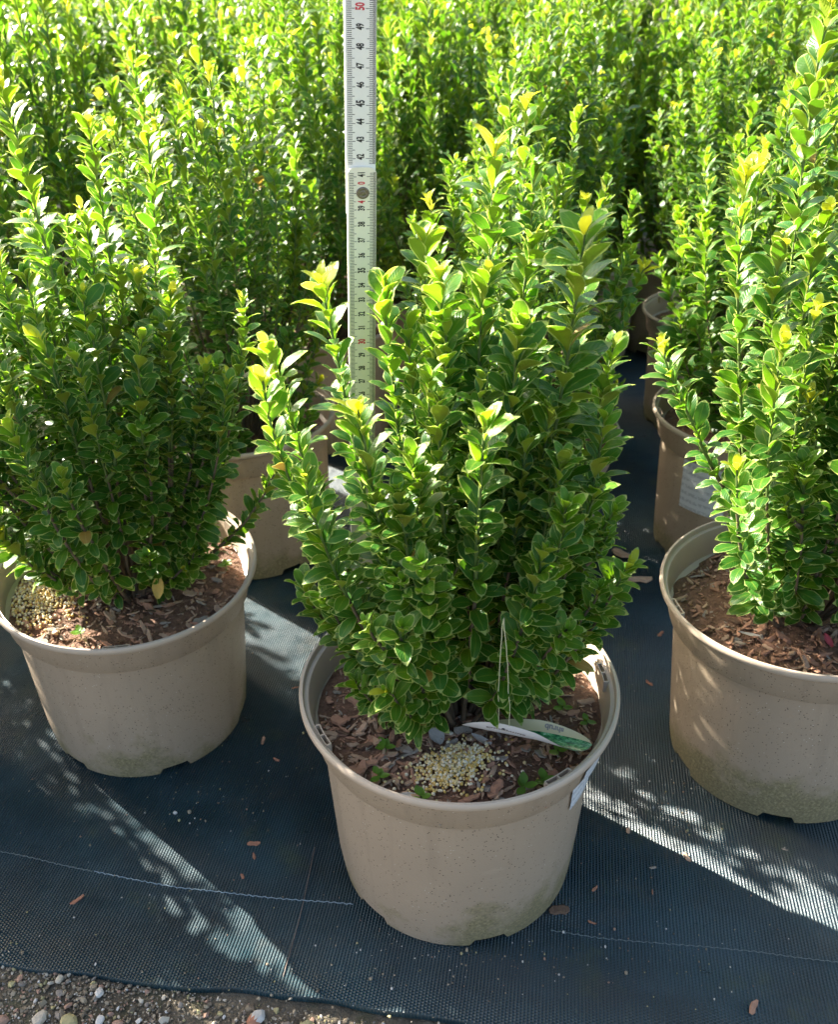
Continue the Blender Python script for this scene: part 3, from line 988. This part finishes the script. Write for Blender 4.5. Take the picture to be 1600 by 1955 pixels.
def link_shrub(s, base, cap, label, group, o0):
    root = bpy.data.objects.new('evergreen_shrub', None)
    col.objects.link(root)
    root.location = Vector(base) * CM
    tag(root, label, 'shrub', group)
    n = len(s.mats)
    cnt = count[o0:o0 + n]
    best = np.argsort(-cnt)[:cap]
    best = best[cnt[best] >= 2]
    keep = np.ones(n, bool); keep[best] = False
    shoots = sorted(set(s.shoot[i] for i in best))
    so = {}
    for k in shoots:
        p, rd = s.stems[k]
        v, f = tube(p, rd, 5)
        so[k] = obj('shoot', mesh_np('shoot', v, f, ['stem_wood', 'stem_green'], (v[f[:, 0], 2] > 15).astype(int)), root)
    for i in best:
        o = bpy.data.objects.new('leaf', LEAFM[s.var[i]][s.cls[i]])
        col.objects.link(o)
        o.parent = so[s.shoot[i]]
        mm = Matrix(s.mats[i].tolist())
        mm.translation = mm.translation * CM
        o.matrix_basis = mm
    tag(obj('foliage', s.foliage_mesh(keep, base[1] > 80), root), kind='stuff')
    rest = set(range(len(s.stems))) - set(shoots)
    if rest:
        tag(obj('inner_stems', s.stems_mesh(rest), root), kind='stuff')
    return root

MIDLAB = ['shaded shrub in the pot directly behind the tall dense shrub with granules', 'shrub in the stickered pot behind the yellow-tipped shrub',
          'shrub in the second pot behind the yellow-tipped shrub', 'shrub directly behind the compact shrub with the ruler']
GROUP = 'evergreen shrubs standing in rows on the fabric'
for (s, b, cap, lab, o0), (_, p, lab2, _c) in zip(items[:3], front):
    link_shrub(s, b, cap, lab, GROUP, o0)
for j, it in enumerate(items[3:]):
    lab = MIDLAB[j] if j < len(MIDLAB) else 'leafy evergreen shrub in the crowded rows behind the front pots'
    link_shrub(it[0], it[1], it[2], lab, GROUP, it[4])
vm = []
for s in VARS:
    vm.append((s.foliage_mesh(np.ones(len(s.mats), bool), True), s.stems_mesh()))
k = 0
for (x, y, t_, own) in rows:
    if own: continue
    near_row = y < 195
    root = bpy.data.objects.new('evergreen_shrub', None)
    col.objects.link(root)
    root.location = Vector((x, y, SOILZ)) * CM
    root.rotation_euler = (0, 0, rr.uniform(0, 6.28))
    root.scale = (1.06, 1.06, t_ / 42.0) if near_row else (1.2, 1.2, t_ / 42.0)
    if near_row:
        tag(root, 'leafy evergreen shrub in the crowded rows behind the front pots', 'shrub', GROUP)
    else:
        tag(root, 'small far evergreen shrub among the rows fading out of focus', 'shrub', 'far shrubs in the rows behind')
    fo, st = vm[k % 4]
    obj('foliage', fo, root); obj('stems', st, root)
    k += 1

# ------------------------------------------------------------------ pots under every shrub
PG = 'taupe plastic pots on the ground fabric'
p1, m1 = make_pot(*CENTRE, R(12), 0, 'taupe plastic pot with a measuring ruler, plant tag and algae-stained foot', PG, True, (R(-43), R(-22), 13.0, 17.9), (-69, -165, -8))
p2, m2 = make_pot(*LEFT, R(40), 1, 'leaning taupe plastic pot under the tall dense shrub, with sunlit granules', PG)
p3, m3 = make_pot(*RIGHT, R(66), 2, 'taupe plastic pot of clean bark mulch, cut by the frame edge', PG)
make_soil(m1, 41, 'brown bark mulch around the shrub with the ruler', None, 130, 1700)
make_soil(m2, 42, 'brown bark mulch partly buried under sunlit granules', None, 70, 1300)
make_soil(m3, 43, 'clean reddish bark mulch under the yellow-tipped shrub', None, 80, 1500)
soil_back = None
for i, (x, y, t_, own) in enumerate(rows):
    lab = 'taupe plastic pot half hidden among the rows of shrubs behind'
    if i == 0: lab = 'shaded taupe pot directly behind the leaning pot'
    if i == 1: lab = 'taupe pot with a white sticker behind the mulch-filled pot'
    if i == 2: lab = 'taupe pot just behind the pot with the white sticker'
    pr, pm = make_pot(x, y, 0, 0, rr.uniform(0, 6), i % 3, lab, PG, y < 150, (R(-152), R(-120), 9.0, 15.4) if i == 1 else None)
    if i < 3:
        make_soil(pm, 60 + i, ['shaded bark mulch in the pot behind the leaning pot', 'bark mulch in the pot with the white sticker', 'bark mulch in the pot behind the stickered pot'][i], None, 0, 260)
    else:
        if soil_back is None:
            soil_back = make_soil(pm, 70, 'dark bark mulch in a pot among the crowded rows behind', 'bark mulch in the rear pots', 0, 160)
        else:
            c = soil_back.copy(); col.objects.link(c); c.matrix_world = pm
            for ch in list(soil_back.children):
                d = ch.copy(); col.objects.link(d); d.parent = c

# ------------------------------------------------------------------ granules, seedlings, dead leaves in the pots
i1 = m1.inverted(); i2 = m2.inverted(); i3 = m3.inverted()
def loc_in(im, x, y, z=17.0):
    v = im @ (Vector((x, y, z)) * CM)
    return v.x / CM, v.y / CM
cx, cy = loc_in(i1, 1.8, 44.2)
granule_pile(m1, cx, cy, (1.5, 0.95), 900, 5, 41, 'heap of pale yellow fertiliser granules at the foot of the ruler shrub')
cx, cy = loc_in(i2, -37.6, 67.0)
granule_pile(m2, cx, cy, (2.1, 2.3), 1000, 6, 42, 'sunlit heap of yellow fertiliser granules in the leaning pot')

def flat_leaf(L, W, seed, curl=0.25, n=7):
    r = np.random.default_rng(seed)
    V = []
    for i in range(n):
        tt = i / (n - 1)
        w = W * math.sin(math.pi * min(1, 0.06 + tt * 0.93)) ** 0.8
        for c in (-1, -0.5, 0, 0.5, 1):
            V.append((c * w / 2, (tt - 0.5) * L, curl * (abs(c) ** 1.5) * W * 0.6 + r.uniform(-0.02, 0.02) + 0.15 * L * (tt - 0.5) ** 2))
    F = np.array([(i * 5 + j, i * 5 + j + 1, (i + 1) * 5 + j + 1, (i + 1) * 5 + j) for i in range(n - 1) for j in range(4)])
    return np.array(V), F
def dead_leaf(x, y, z, L, W, mat, seed, rz, tilt, label, cat='dead leaf'):
    v, f = flat_leaf(L, W, seed)
    o = obj('fallen_leaf', mesh_np('fallen_leaf', v, f, [mat]), None, (x, y, z))
    o.rotation_euler = (tilt, 0.2, rz)
    tag(o, label, cat)
def soil_z(m, im, x, y, seed):
    lx, ly = loc_in(im, x, y)
    p = m @ (Vector((lx, ly, float(soil_height(lx, ly, seed)))) * CM)
    return p.z / CM
dead_leaf(0.7, 47.3, soil_z(m1, i1, .7, 47.3, 41) + .45, 1.7, 1.3, 'dead1', 1, 0.4, 0.35, 'pale grey dry leaf scrap below the shrub with the ruler')
dead_leaf(4.1, 46.3, soil_z(m1, i1, 4.1, 46.3, 41) + .4, 1.7, 0.8, 'dead1', 2, 1.2, 0.3, 'curled grey dry leaf beside the plant tag')
dead_leaf(-1.6, 41.6, soil_z(m1, i1, -1.6, 41.6, 41) + .4, 1.4, 0.9, 'dead1', 3, 1.9, 0.2, 'greyish dry leaf against the rim near the granules')
dead_leaf(-25.0, 66.2, 18.9, 2.3, 1.1, 'dead0', 4, 0.25, 1.1, 'yellowed leaf standing upright under the tall dense shrub')
dead_leaf(-21.2, 63.6, soil_z(m2, i2, -21.2, 63.6, 42) + .4, 1.6, 0.7, 'dead2', 5, 1.4, 0.2, 'pinkish dry leaf on the mulch of the leaning pot')
dead_leaf(-35.2, 60.9, soil_z(m2, i2, -35.2, 60.9, 42) + .4, 1.7, 0.7, 'dead1', 6, 0.9, 0.2, 'grey dry leaf among the granules of the leaning pot')
dead_leaf(34.6, 56.0, soil_z(m3, i3, 34.6, 56.0, 43) + 0.7, 1.3, 0.9, 'red', 7, 0.5, 0.6, 'small faded red scrap on the clean bark mulch', 'scrap')
dead_leaf(29.0, 58.5, soil_z(m3, i3, 29, 58.5, 43) + 0.4, 2.0, 0.6, 'dead1', 8, 1.3, 0.1, 'slender grey dry leaf on the clean bark mulch')
dead_leaf(-43.5, 66.0, 24.0, 2.0, 0.8, 'dead2', 9, 0.2, 1.2, 'pinkish withered leaf caught low in the tall dense shrub')

def seedling(x, y, z, nl, size, seed, label):
    r = np.random.default_rng(seed)
    root = bpy.data.objects.new('weed_seedling', None); col.objects.link(root)
    root.location = Vector((x, y, z)) * CM
    tag(root, label, 'seedling', 'weed seedlings in the mulch')
    v, f = tube([(0, 0, -0.3), (0.05, 0, 0.3), (0, 0.05, 0.75 * size)], 0.06, 5)
    obj('stem', mesh_np('stem', v, f, ['stem_green']), root)
    for k in range(nl):
        a = k * 2.2 + r.uniform(-0.3, 0.3)
        v, f = flat_leaf(size * r.uniform(0.85, 1.2), size * 0.7, seed + k, 0.1, 6)
        v[:, 1] += size * 0.55
        o = obj('leaf', mesh_np('leaf', v, f, ['seedling']), root)
        o.location = (0, 0, (0.45 * size + 0.13 * k * size) * CM)
        o.rotation_euler = (R(r.uniform(5, 30)), 0, a)
for n_, (x, y, nl, size, lab) in enumerate([
        (11.2, 52.0, 5, 0.95, 'bright round-leaved weed seedling in the sunlit mulch by the rim'),
        (10.9, 49.6, 4, 0.85, 'weed seedling with pale leaves between shrub and rim'),
        (11.4, 45.9, 6, 0.85, 'clump of weed leaves below the end of the plant tag'),
        (9.9, 45.4, 3, 0.95, 'single-leaved weed seedling under the plant tag'),
        (6.9, 42.0, 4, 0.95, 'weed seedling against the rim beside the granules'),
        (8.4, 42.7, 4, 0.9, 'weed seedling beside the rim slot'),
        (12.6, 48.2, 4, 0.7, 'small weed seedling close to the rim behind the plant tag'),
        (-3.2, 46.0, 5, 0.8, 'grey-green weed seedling on bare mulch below the shrub'),
        (-3.6, 43.2, 4, 0.8, 'dull weed seedling beside the granule heap'),
        (-0.6, 41.4, 4, 0.85, 'bluish weed seedling at the rim below the granules')]):
    seedling(x, y, soil_z(m1, i1, x, y, 41) + 0.1, nl, size, 800 + 10 * n_, lab)
for n_, (x, y, nl, size, lab) in enumerate([(-20.0, 72.5, 6, 0.8, 'small weed cluster at the shaded rim of the leaning pot'), (-31.5, 61.8, 5, 0.8, 'sunlit weed cluster among the granules')]):
    seedling(x, y, soil_z(m2, i2, x, y, 42) + 0.1, nl, size, 900 + 10 * n_, lab)

# ------------------------------------------------------------------ folding ruler
cmu = 0.985
RB = np.array([-5.593 * cmu, 59.67 * cmu, CAM_H + (14.99 - CAM_H) * cmu])
RA = np.array([0.0684, -0.0463, 1.0]) * cmu           # one ruler centimetre
ra = RA / np.linalg.norm(RA)
yaw = R(13)
rw = np.array([math.cos(yaw), math.sin(yaw), 0.0]); rw -= ra * (rw @ ra); rw /= np.linalg.norm(rw)
rw_unit = rw.copy()
rn = np.cross(rw, ra)                                   # faces the viewer (-Y)
if rn[1] > 0: rn = -rn
rw = rw_unit * 1.15
def rp(s, w, d):
    """ruler coordinates: s cm along the scale, w cm across, d cm towards the reader"""
    s = np.asarray(s, float); w = np.asarray(w, float); d = np.asarray(d, float)
    return RB + s[..., None] * RA + w[..., None] * rw + d[..., None] * rn
HW = 0.80
def slat(s0, s1, d0, d1, round_top, round_bot):
    out = []
    def arc(sc_, sg):
        n = 9
        return [(sc_ + sg * 0.28 * math.cos(math.pi / 2 * (1 - i / (n - 1)) ) , 0) for i in range(n)]
    top = []
    n = 12
    for i in range(n + 1):
        q = -1 + 2 * i / n
        bul = 0.30 * math.sqrt(max(0, 1 - abs(q) ** 3.2)) if round_top else 0
        top.append((s1 - (0.30 if round_top else 0) + bul, q * HW))
    bot = []
    for i in range(n + 1):
        q = 1 - 2 * i / n
        bul = 0.30 * math.sqrt(max(0, 1 - abs(q) ** 3.2)) if round_bot else 0
        bot.append((s0 + (0.30 if round_bot else 0) - bul, q * HW))
    loop = top + bot
    N = len(loop)
    s = np.array([p[0] for p in loop]); w = np.array([p[1] for p in loop])
    V = np.concatenate([rp(s, w, np.full(N, d1)), rp(s, w, np.full(N, d0))])
    F = [tuple(range(N)), tuple(reversed(range(N, 2 * N)))] + [(i, N + i, N + (i + 1) % N, (i + 1) % N) for i in range(N)]
    return V, F
ruler = bpy.data.objects.new('folding_ruler', None); col.objects.link(ruler)
ruler.location = Vector(RB) * CM
tag(ruler, 'folding ruler with black and red centimetre numbers standing in the pot', 'ruler')
def rl(name, v, f, mats, parent, smooth=False):
    o = obj(name, mesh_np(name, np.asarray(v) - RB, f, mats, smooth=smooth), parent)
    return o
low_o = rl('lower_section', *slat(1.6, 41.55, 0.0, 0.30, True, False), ['ruler_backlit'], ruler)
up_o = rl('upper_section', *slat(38.4, 61.0, -0.31, -0.005, False, True), ['ruler_white'], ruler)
def marks(s0, s1, d, parent, skip=()):
    parts = []
    s = math.ceil(s0 * 10)
    while s <= s1 * 10:
        q = s / 10
        L = 0.40 if s % 10 == 0 else (0.37 if s % 5 == 0 else 0.24)
        L2 = 0.52 if s % 10 == 0 else (0.46 if s % 5 == 0 else 0.34)
        th = 0.034
        for w0, w1 in ((-0.70, -0.70 + L), (0.78 - L2, 0.78)):
            ss = np.array([q - th / 2, q - th / 2, q + th / 2, q + th / 2]); ww = np.array([w0, w1, w1, w0])
            parts.append((rp(ss, ww, np.full(4, d)), np.array([(0, 1, 2, 3)])))
        if s % 1 == 0:                                  # the finer half-millimetre row by the right edge
            q2 = q + 0.05
            ss = np.array([q2 - 0.012, q2 - 0.012, q2 + 0.012, q2 + 0.012]); ww = np.array([0.62, 0.78, 0.78, 0.62])
            parts.append((rp(ss, ww, np.full(4, d)), np.array([(0, 1, 2, 3)])))
        s += 1
    v, f = join(parts)
    rl('scale_marks', v, f, ['ink'], parent)
marks(20, 41.2, 0.304, low_o)
marks(41.7, 60.8, -0.001, up_o)
def text_mesh(body):
    cu = bpy.data.curves.new('glyph', 'FONT')
    cu.body = body; cu.size = 1.0; cu.align_x = 'CENTER'; cu.align_y = 'CENTER'; cu.resolution_u = 4
    cu.offset = 0.04
    to = bpy.data.objects.new('glyph', cu); col.objects.link(to)
    bpy.context.view_layer.update()
    me = bpy.data.meshes.new_from_object(to.evaluated_get(bpy.context.evaluated_depsgraph_get()))
    bpy.data.objects.remove(to); bpy.data.curves.remove(cu)
    v = np.array([x.co[:] for x in me.vertices]); f = [tuple(p.vertices) for p in me.polygons]
    bpy.data.meshes.remove(me)
    return v, f
def number(txt, s, h, d, mat, parent, wsc=0.60, woff=-0.04):
    v, f = text_mesh(txt)
    # read upwards: glyph x runs up the ruler, glyph y points to the left
    w_ = v[:, 0].max() - v[:, 0].min(); hh = v[:, 1].max() - v[:, 1].min()
    k = h / hh
    gs = s + (v[:, 0] - (v[:, 0].max() + v[:, 0].min()) / 2) * k * wsc
    gw = woff - (v[:, 1] - (v[:, 1].max() + v[:, 1].min()) / 2) * k
    rl('number', rp(gs, gw, np.full(len(v), d)), f, [mat], parent)
for n_ in range(26, 42):
    if n_ == 40: continue
    big = n_ % 5 == 0
    number(str(n_), n_ + (0.10 if n_ != 41 else 0.12), 0.46 if big else 0.41, 0.305, 'ink_red' if n_ % 10 == 0 else 'ink', low_o, 0.62)
number('4', 39.48, 0.42, 0.305, 'ink_red', low_o, 0.62); number('0', 40.62, 0.42, 0.305, 'ink_red', low_o, 0.62)
for n_ in range(42, 61):
    big = n_ % 5 == 0
    number(str(n_), n_ + 0.10, 0.48 if big else 0.42, 0.0, 'ink_red' if n_ % 10 == 0 else 'ink', up_o, 0.62)
# rivet of the hinge
def rdisc(s0, w0, prof, seg=24):
    V = []
    for r_, d in prof:
        a = np.linspace(0, 2 * np.pi, seg, endpoint=False)
        V.append(rp(s0 + r_ * np.cos(a), w0 + r_ * np.sin(a), np.full(seg, d)))
    F = [(i * seg + j, i * seg + (j + 1) % seg, (i + 1) * seg + (j + 1) % seg, (i + 1) * seg + j) for i in range(len(prof) - 1) for j in range(seg)]
    return np.concatenate(V), F
rl('rivet', *rdisc(40.03, 0.04, [(0.36, 0.30), (0.36, 0.335), (0.30, 0.36), (0.22, 0.345), (0.19, 0.33), (0.15, 0.34), (0.12, 0.365), (0.05, 0.355), (0.01, 0.35)]), ['rivet'], ruler, True)

# ------------------------------------------------------------------ plant tag on a string
TA = np.array([2.9, 46.7, 19.9]); TB = np.array([12.2, 44.4, 19.1])
ta = (TB - TA); TL = np.linalg.norm(ta); ta /= TL
tside = np.array([ta[1], -ta[0], 0]); tside /= np.linalg.norm(tside)      # towards the viewer
if tside[1] > 0: tside = -tside
tup = np.cross(tside, ta); tup = tup if tup[2] > 0 else -tup
TW = 1.75
def tag_pt(u, v, off=0.0):
    """u 0..1 along the card, v -1..1 across (-1 = viewer's side)"""
    u = np.asarray(u, float); v = np.asarray(v, float)
    w = TW * np.clip(1 - np.abs(2 * u - 1) ** 2.3, 0, 1) ** 0.62
    arc = v * w
    rad = 1.45 + 1.6 * np.clip(u - 0.55, 0, 1) ** 1.5 * 3
    roll = -0.95 + 0.95 * u
    a = arc / rad + roll
    sx = (rad - off) * np.sin(a); sz = rad - (rad - off) * np.cos(a)
    ss = u * TL
    return TA + ss[..., None] * ta - (sx[..., None]) * tside * 1.0 + (sz - 0.5 * 1.15)[..., None] * tup
nu, nv = 44, 17
Uu, Vv = np.meshgrid(np.linspace(0, 1, nu), np.linspace(-1, 1, nv), indexing='ij')
tagr = bpy.data.objects.new('plant_tag', None); col.objects.link(tagr)
tagr.location = Vector(TA) * CM
tag(tagr, 'curled oval plant tag, white outside and green picture inside, hanging on string', 'plant tag')
uvs = np.stack([Uu.ravel(), (Vv.ravel() + 1) / 2], 1)
obj('card_back', mesh_np('card_back', tag_pt(Uu, Vv, -0.012).reshape(-1, 3) - TA, grid_faces(nu, nv), ['card'], uv=uvs), tagr)
pic = obj('card_picture', mesh_np('card_picture', tag_pt(Uu, Vv, 0.012).reshape(-1, 3) - TA, grid_faces(nu, nv)[:, ::-1].copy(), ['print'], uv=uvs), tagr)
def tag_text(txt, u0, v0, du, dv, off, mat, flip):
    v, f = text_mesh(txt)
    v = v - (v.max(0) + v.min(0)) / 2
    w_ = v[:, 0].max() * 2; h_ = v[:, 1].max() * 2
    sx = -1 if flip else 1
    P = tag_pt(u0 + sx * v[:, 0] / w_ * du, v0 + sx * v[:, 1] / h_ * dv, off)
    obj('lettering', mesh_np('lettering', P - TA, f, [mat], smooth=False), tagr)
tag_text('shrub', 0.70, 0.76, 0.15, 0.30, 0.03, 'ink_faint', True)
tag_text('Euonymus', 0.34, -0.66, 0.30, 0.16, -0.03, 'ink_faint', False)
hole = tag_pt(np.array(0.30), np.array(-0.86), -0.02)
v, f = rdisc(0, 0, [(0.10, 0), (0.001, 0)], 10)
hv = []
for k_ in range(10):
    a_ = k_ * 2 * math.pi / 10
    hv.append(tag_pt(np.array(0.32 + 0.013 * math.cos(a_)), np.array(-0.72 + 0.06 * math.sin(a_)), -0.02))
obj('string_hole', mesh_np('string_hole', np.array(hv) - TA, [tuple(range(10))], ['ink'], smooth=False), tagr)
top = np.array([4.8, 39.6, 34.4])
def strand(dx, seed, p1):
    r = np.random.default_rng(seed)
    n = 14
    tt = np.linspace(0, 1, n)[:, None]
    P = top + (p1 - top) * tt + np.array([dx, 0, 0]) * np.sin(np.pi * tt) + r.normal(0, 0.02, (n, 3))
    v, f = tube(P, 0.03, 5)
    obj('string', mesh_np('string', v - TA, f, ['string']), tagr)
strand(0.10, 1, tag_pt(np.array(0.36), np.array(-0.97), -0.03))
strand(-0.12, 2, tag_pt(np.array(0.28), np.array(-0.97), -0.03))

# ------------------------------------------------------------------ litter on the fabric
LIT = [(-16.3, 51.3, 1.5, 'chip4', 'pinkish bark chip lying on a mossy patch of the fabric'), (-16.1, 50.0, 0.9, 'chip4', 'small orange bark chip beside the pinkish chip on the fabric'),
       (-31.1, 46.4, 1.6, 'chip4', 'orange-brown leaf-like chip near the blue marker thread'), (-15.4, 61.7, 1.4, 'chip4', 'slim rusty chip on the fabric between two front pots'),
       (18.2, 51.2, 0.9, 'chip1', 'pale bark crumb in the sunlit strip of fabric'), (19.4, 47.1, 0.8, 'chip3', 'pale pebble-like crumb in the sunlit strip'), (22.7, 48.1, 1.3, 'chip1', 'thin straw-coloured splinter beside the sunlit strip'),
       (14.0, 45.4, 0.9, 'chip4', 'rusty crumb in the shadow right of the algae-stained pot'), (13.2, 42.4, 0.9, 'chip4', 'orange crumb beside the pale marker thread'), (18.8, 44.8, 0.6, 'chip4', 'tiny orange crumb in the pot shadow'),
       (10.6, 43.6, 2.2, 'chip2', 'dark crumbly lump of bark touching the algae-stained pot foot'), (25.1, 71.0, 1.3, 'chip4', 'orange bark chip in the dark aisle between pots'),
       (28.4, 78.9, 1.5, 'chip4', 'sunlit orange chip at the foot of the mulch pot'), (31.7, 48.7, 0.7, 'chip3', 'small pale crumb before the mulch pot'), (-17.4, 64.9, 1.5, 'chip0', 'brown bark chip beside the leaning pot'),
       (-14.8, 73.0, 1.0, 'chip4', 'orange chip on sunlit fabric behind the front pots'), (-16.9, 48.1, 0.7, 'chip4', 'tiny orange crumb above the marker thread'), (24.0, 34.9, 1.6, 'chip0', 'crumbled brown bark on the fabric near its front corner')]
for n_, (x, y, s, mt, lab) in enumerate(LIT):
    o = obj('bark_chip', chip_data(n_ % 6, mt), None, (x, y, fab_z(x, y) + 0.05))
    o.rotation_euler = (0.1, 0.05, n_ * 1.9); o.scale = (s * 0.8, s * 0.6, s * 0.8)
    tag(o, lab, 'bark chip', 'bark bits on the fabric')
wl = [(28.4, 90.0, 3.4), (26.6, 93.0, 2.6), (27.5, 96.0, 3.0)]
for n_, (x, y, s) in enumerate(wl):
    o = obj('bark_chip', chip_data((n_ + 2) % 6, 'chip1'), None, (x, y, 0.25)); o.scale = (s, s * .8, s); o.rotation_euler = (.1, .1, n_ * 1.1)
    tag(o, 'large sunlit bark flake in the aisle between the rows', 'bark chip', 'bark bits on the fabric')
# fine grit: nobody could count it
r = np.random.default_rng(77)
parts, mi = [], []
for k in range(640):
    if k < 420:
        c = [(-22, 58, 6, 2.5), (10, 38.5, 9, 2.0), (2, 40, 9, 1.2), (24, 54, 3, 4), (-14, 44, 12, 6)][k % 5]
        x, y = r.normal(c[0], c[2]), r.normal(c[1], c[3])
    else:
        x, y = r.uniform(-42, 40), r.uniform(37, 80)
    if (np.array([x, y]) - FO) @ E2 < 0.8: continue
    if min(math.hypot(x - p[0], y - p[1]) for p in (CENTRE, LEFT, RIGHT)) < 10.4: continue
    rad = 0.04 + r.exponential(0.026)
    if rad > 0.2: rad = 0.2
    v = ICO[0] * rad * r.uniform(0.6, 1.2, 3) + [x, y, fab_z(x, y) + rad * 0.5]
    parts.append((v, ICO[1])); mi += [int(r.choice([0, 1, 1, 4, 5, 7, 3]))] * 20
v, f = join(parts)
tag(obj('grit', mesh_np('grit', v, f, ['stone%d' % i for i in range(8)], mi, smooth=False)), 'fine pale grit and crumbs scattered over the fabric', 'grit', kind='stuff')

# ------------------------------------------------------------------ gravel strip along the fabric edge
r = np.random.default_rng(78)
parts, mi = [], []
def stone_shape(r, rad):
    v = ICO[0] * (1 + r.normal(0, 0.26, (12, 1))) * np.array([r.uniform(0.8, 1.3), r.uniform(0.7, 1.1), r.uniform(0.5, 0.9)]) * rad
    return v @ rot_xyz(r, 0.5).T
n_ = 0
while n_ < 8000:
    x, y = r.uniform(-47, 3), r.uniform(29, 45)
    dv = (np.array([x, y]) - FO) @ E2
    if dv > 1.6 or dv < -10: continue
    if dv > 0.05 and r.uniform() > 0.05 * (1.6 - dv): continue
    rad = min(0.42, 0.06 + r.exponential(0.042))
    z = (float(ground_z(x, y)) - 0.72 + rad * 0.35) if dv <= 0.05 else fab_z(x, y) + rad * 0.3
    if dv > 0.05: rad = min(rad, 0.14)
    parts.append((stone_shape(r, rad) + [x, y, z], ICO[1])); mi += [int(r.choice(8, p=[.24, .18, .1, .22, .07, .05, .1, .04]))] * 20
    n_ += 1
v, f = join(parts)
tag(obj('gravel', mesh_np('gravel', v, f, ['stone%d' % i for i in range(8)], mi, smooth=False)), 'fine mixed gravel along the edge of the fabric', 'gravel', kind='stuff')
BIG = [(-26.8, 38.2, 0.55, 5, 'white pebble close to the fabric edge'), (-14.0, 35.6, 0.95, 5, 'white and rusty broken stone at the fabric edge'), (-26.1, 36.0, 0.5, 5, 'rounded white pebble in the gravel'),
       (-11.6, 34.7, 0.75, 6, 'pale blue-grey angular stone at the fabric edge'), (-13.1, 34.4, 0.6, 5, 'white chalky stone below the rusty stone'), (-9.9, 34.6, 0.9, 7, 'sandy yellow stone at the fabric edge'),
       (-33.9, 36.2, 0.7, 4, 'brick-red stone in the gravel'), (-28.5, 36.0, 0.8, 7, 'mossy yellow stone in the gravel'), (-30.8, 36.3, 0.8, 2, 'pale grey crumbly stone in the gravel'), (-8.0, 33.9, 0.7, 4, 'pinkish stone by the front fabric edge'),
       (-24.7, 35.7, 0.5, 4, 'small orange-brown pebble in the gravel'), (-30.4, 39.4, 0.45, 2, 'small beige pebble under the fabric edge')]
for k, (x, y, rad, mt, lab) in enumerate(BIG):
    rad *= 0.72
    rs = np.random.default_rng(600 + k)
    V = ICO2[0] * (1 + 0.16 * vnoise(ICO2[0][:, 0] * 2 + k, ICO2[0][:, 1] * 2 + ICO2[0][:, 2], k))[:, None] * np.array([1.15, 0.85, 0.65]) * rad
    V = np.round(V / (rad * 0.5)) * (rad * 0.5) * 0.55 + V * 0.45
    o = obj('pebble', mesh_np('pebble', V, ICO2[1], ['stone%d' % mt], smooth=False), None, (x, y, -0.65 + rad * 0.4))
    o.rotation_euler = (rs.uniform(-.2, .2), rs.uniform(-.2, .2), rs.uniform(0, 6))
    tag(o, lab, 'pebble', 'larger pebbles in the gravel')
    if k == 1:
        V2 = V.copy()
        o.data.materials.append(M['chip4'])
        for p in o.data.polygons:
            if p.center.x > 0.25 * rad * CM: p.material_index = 1
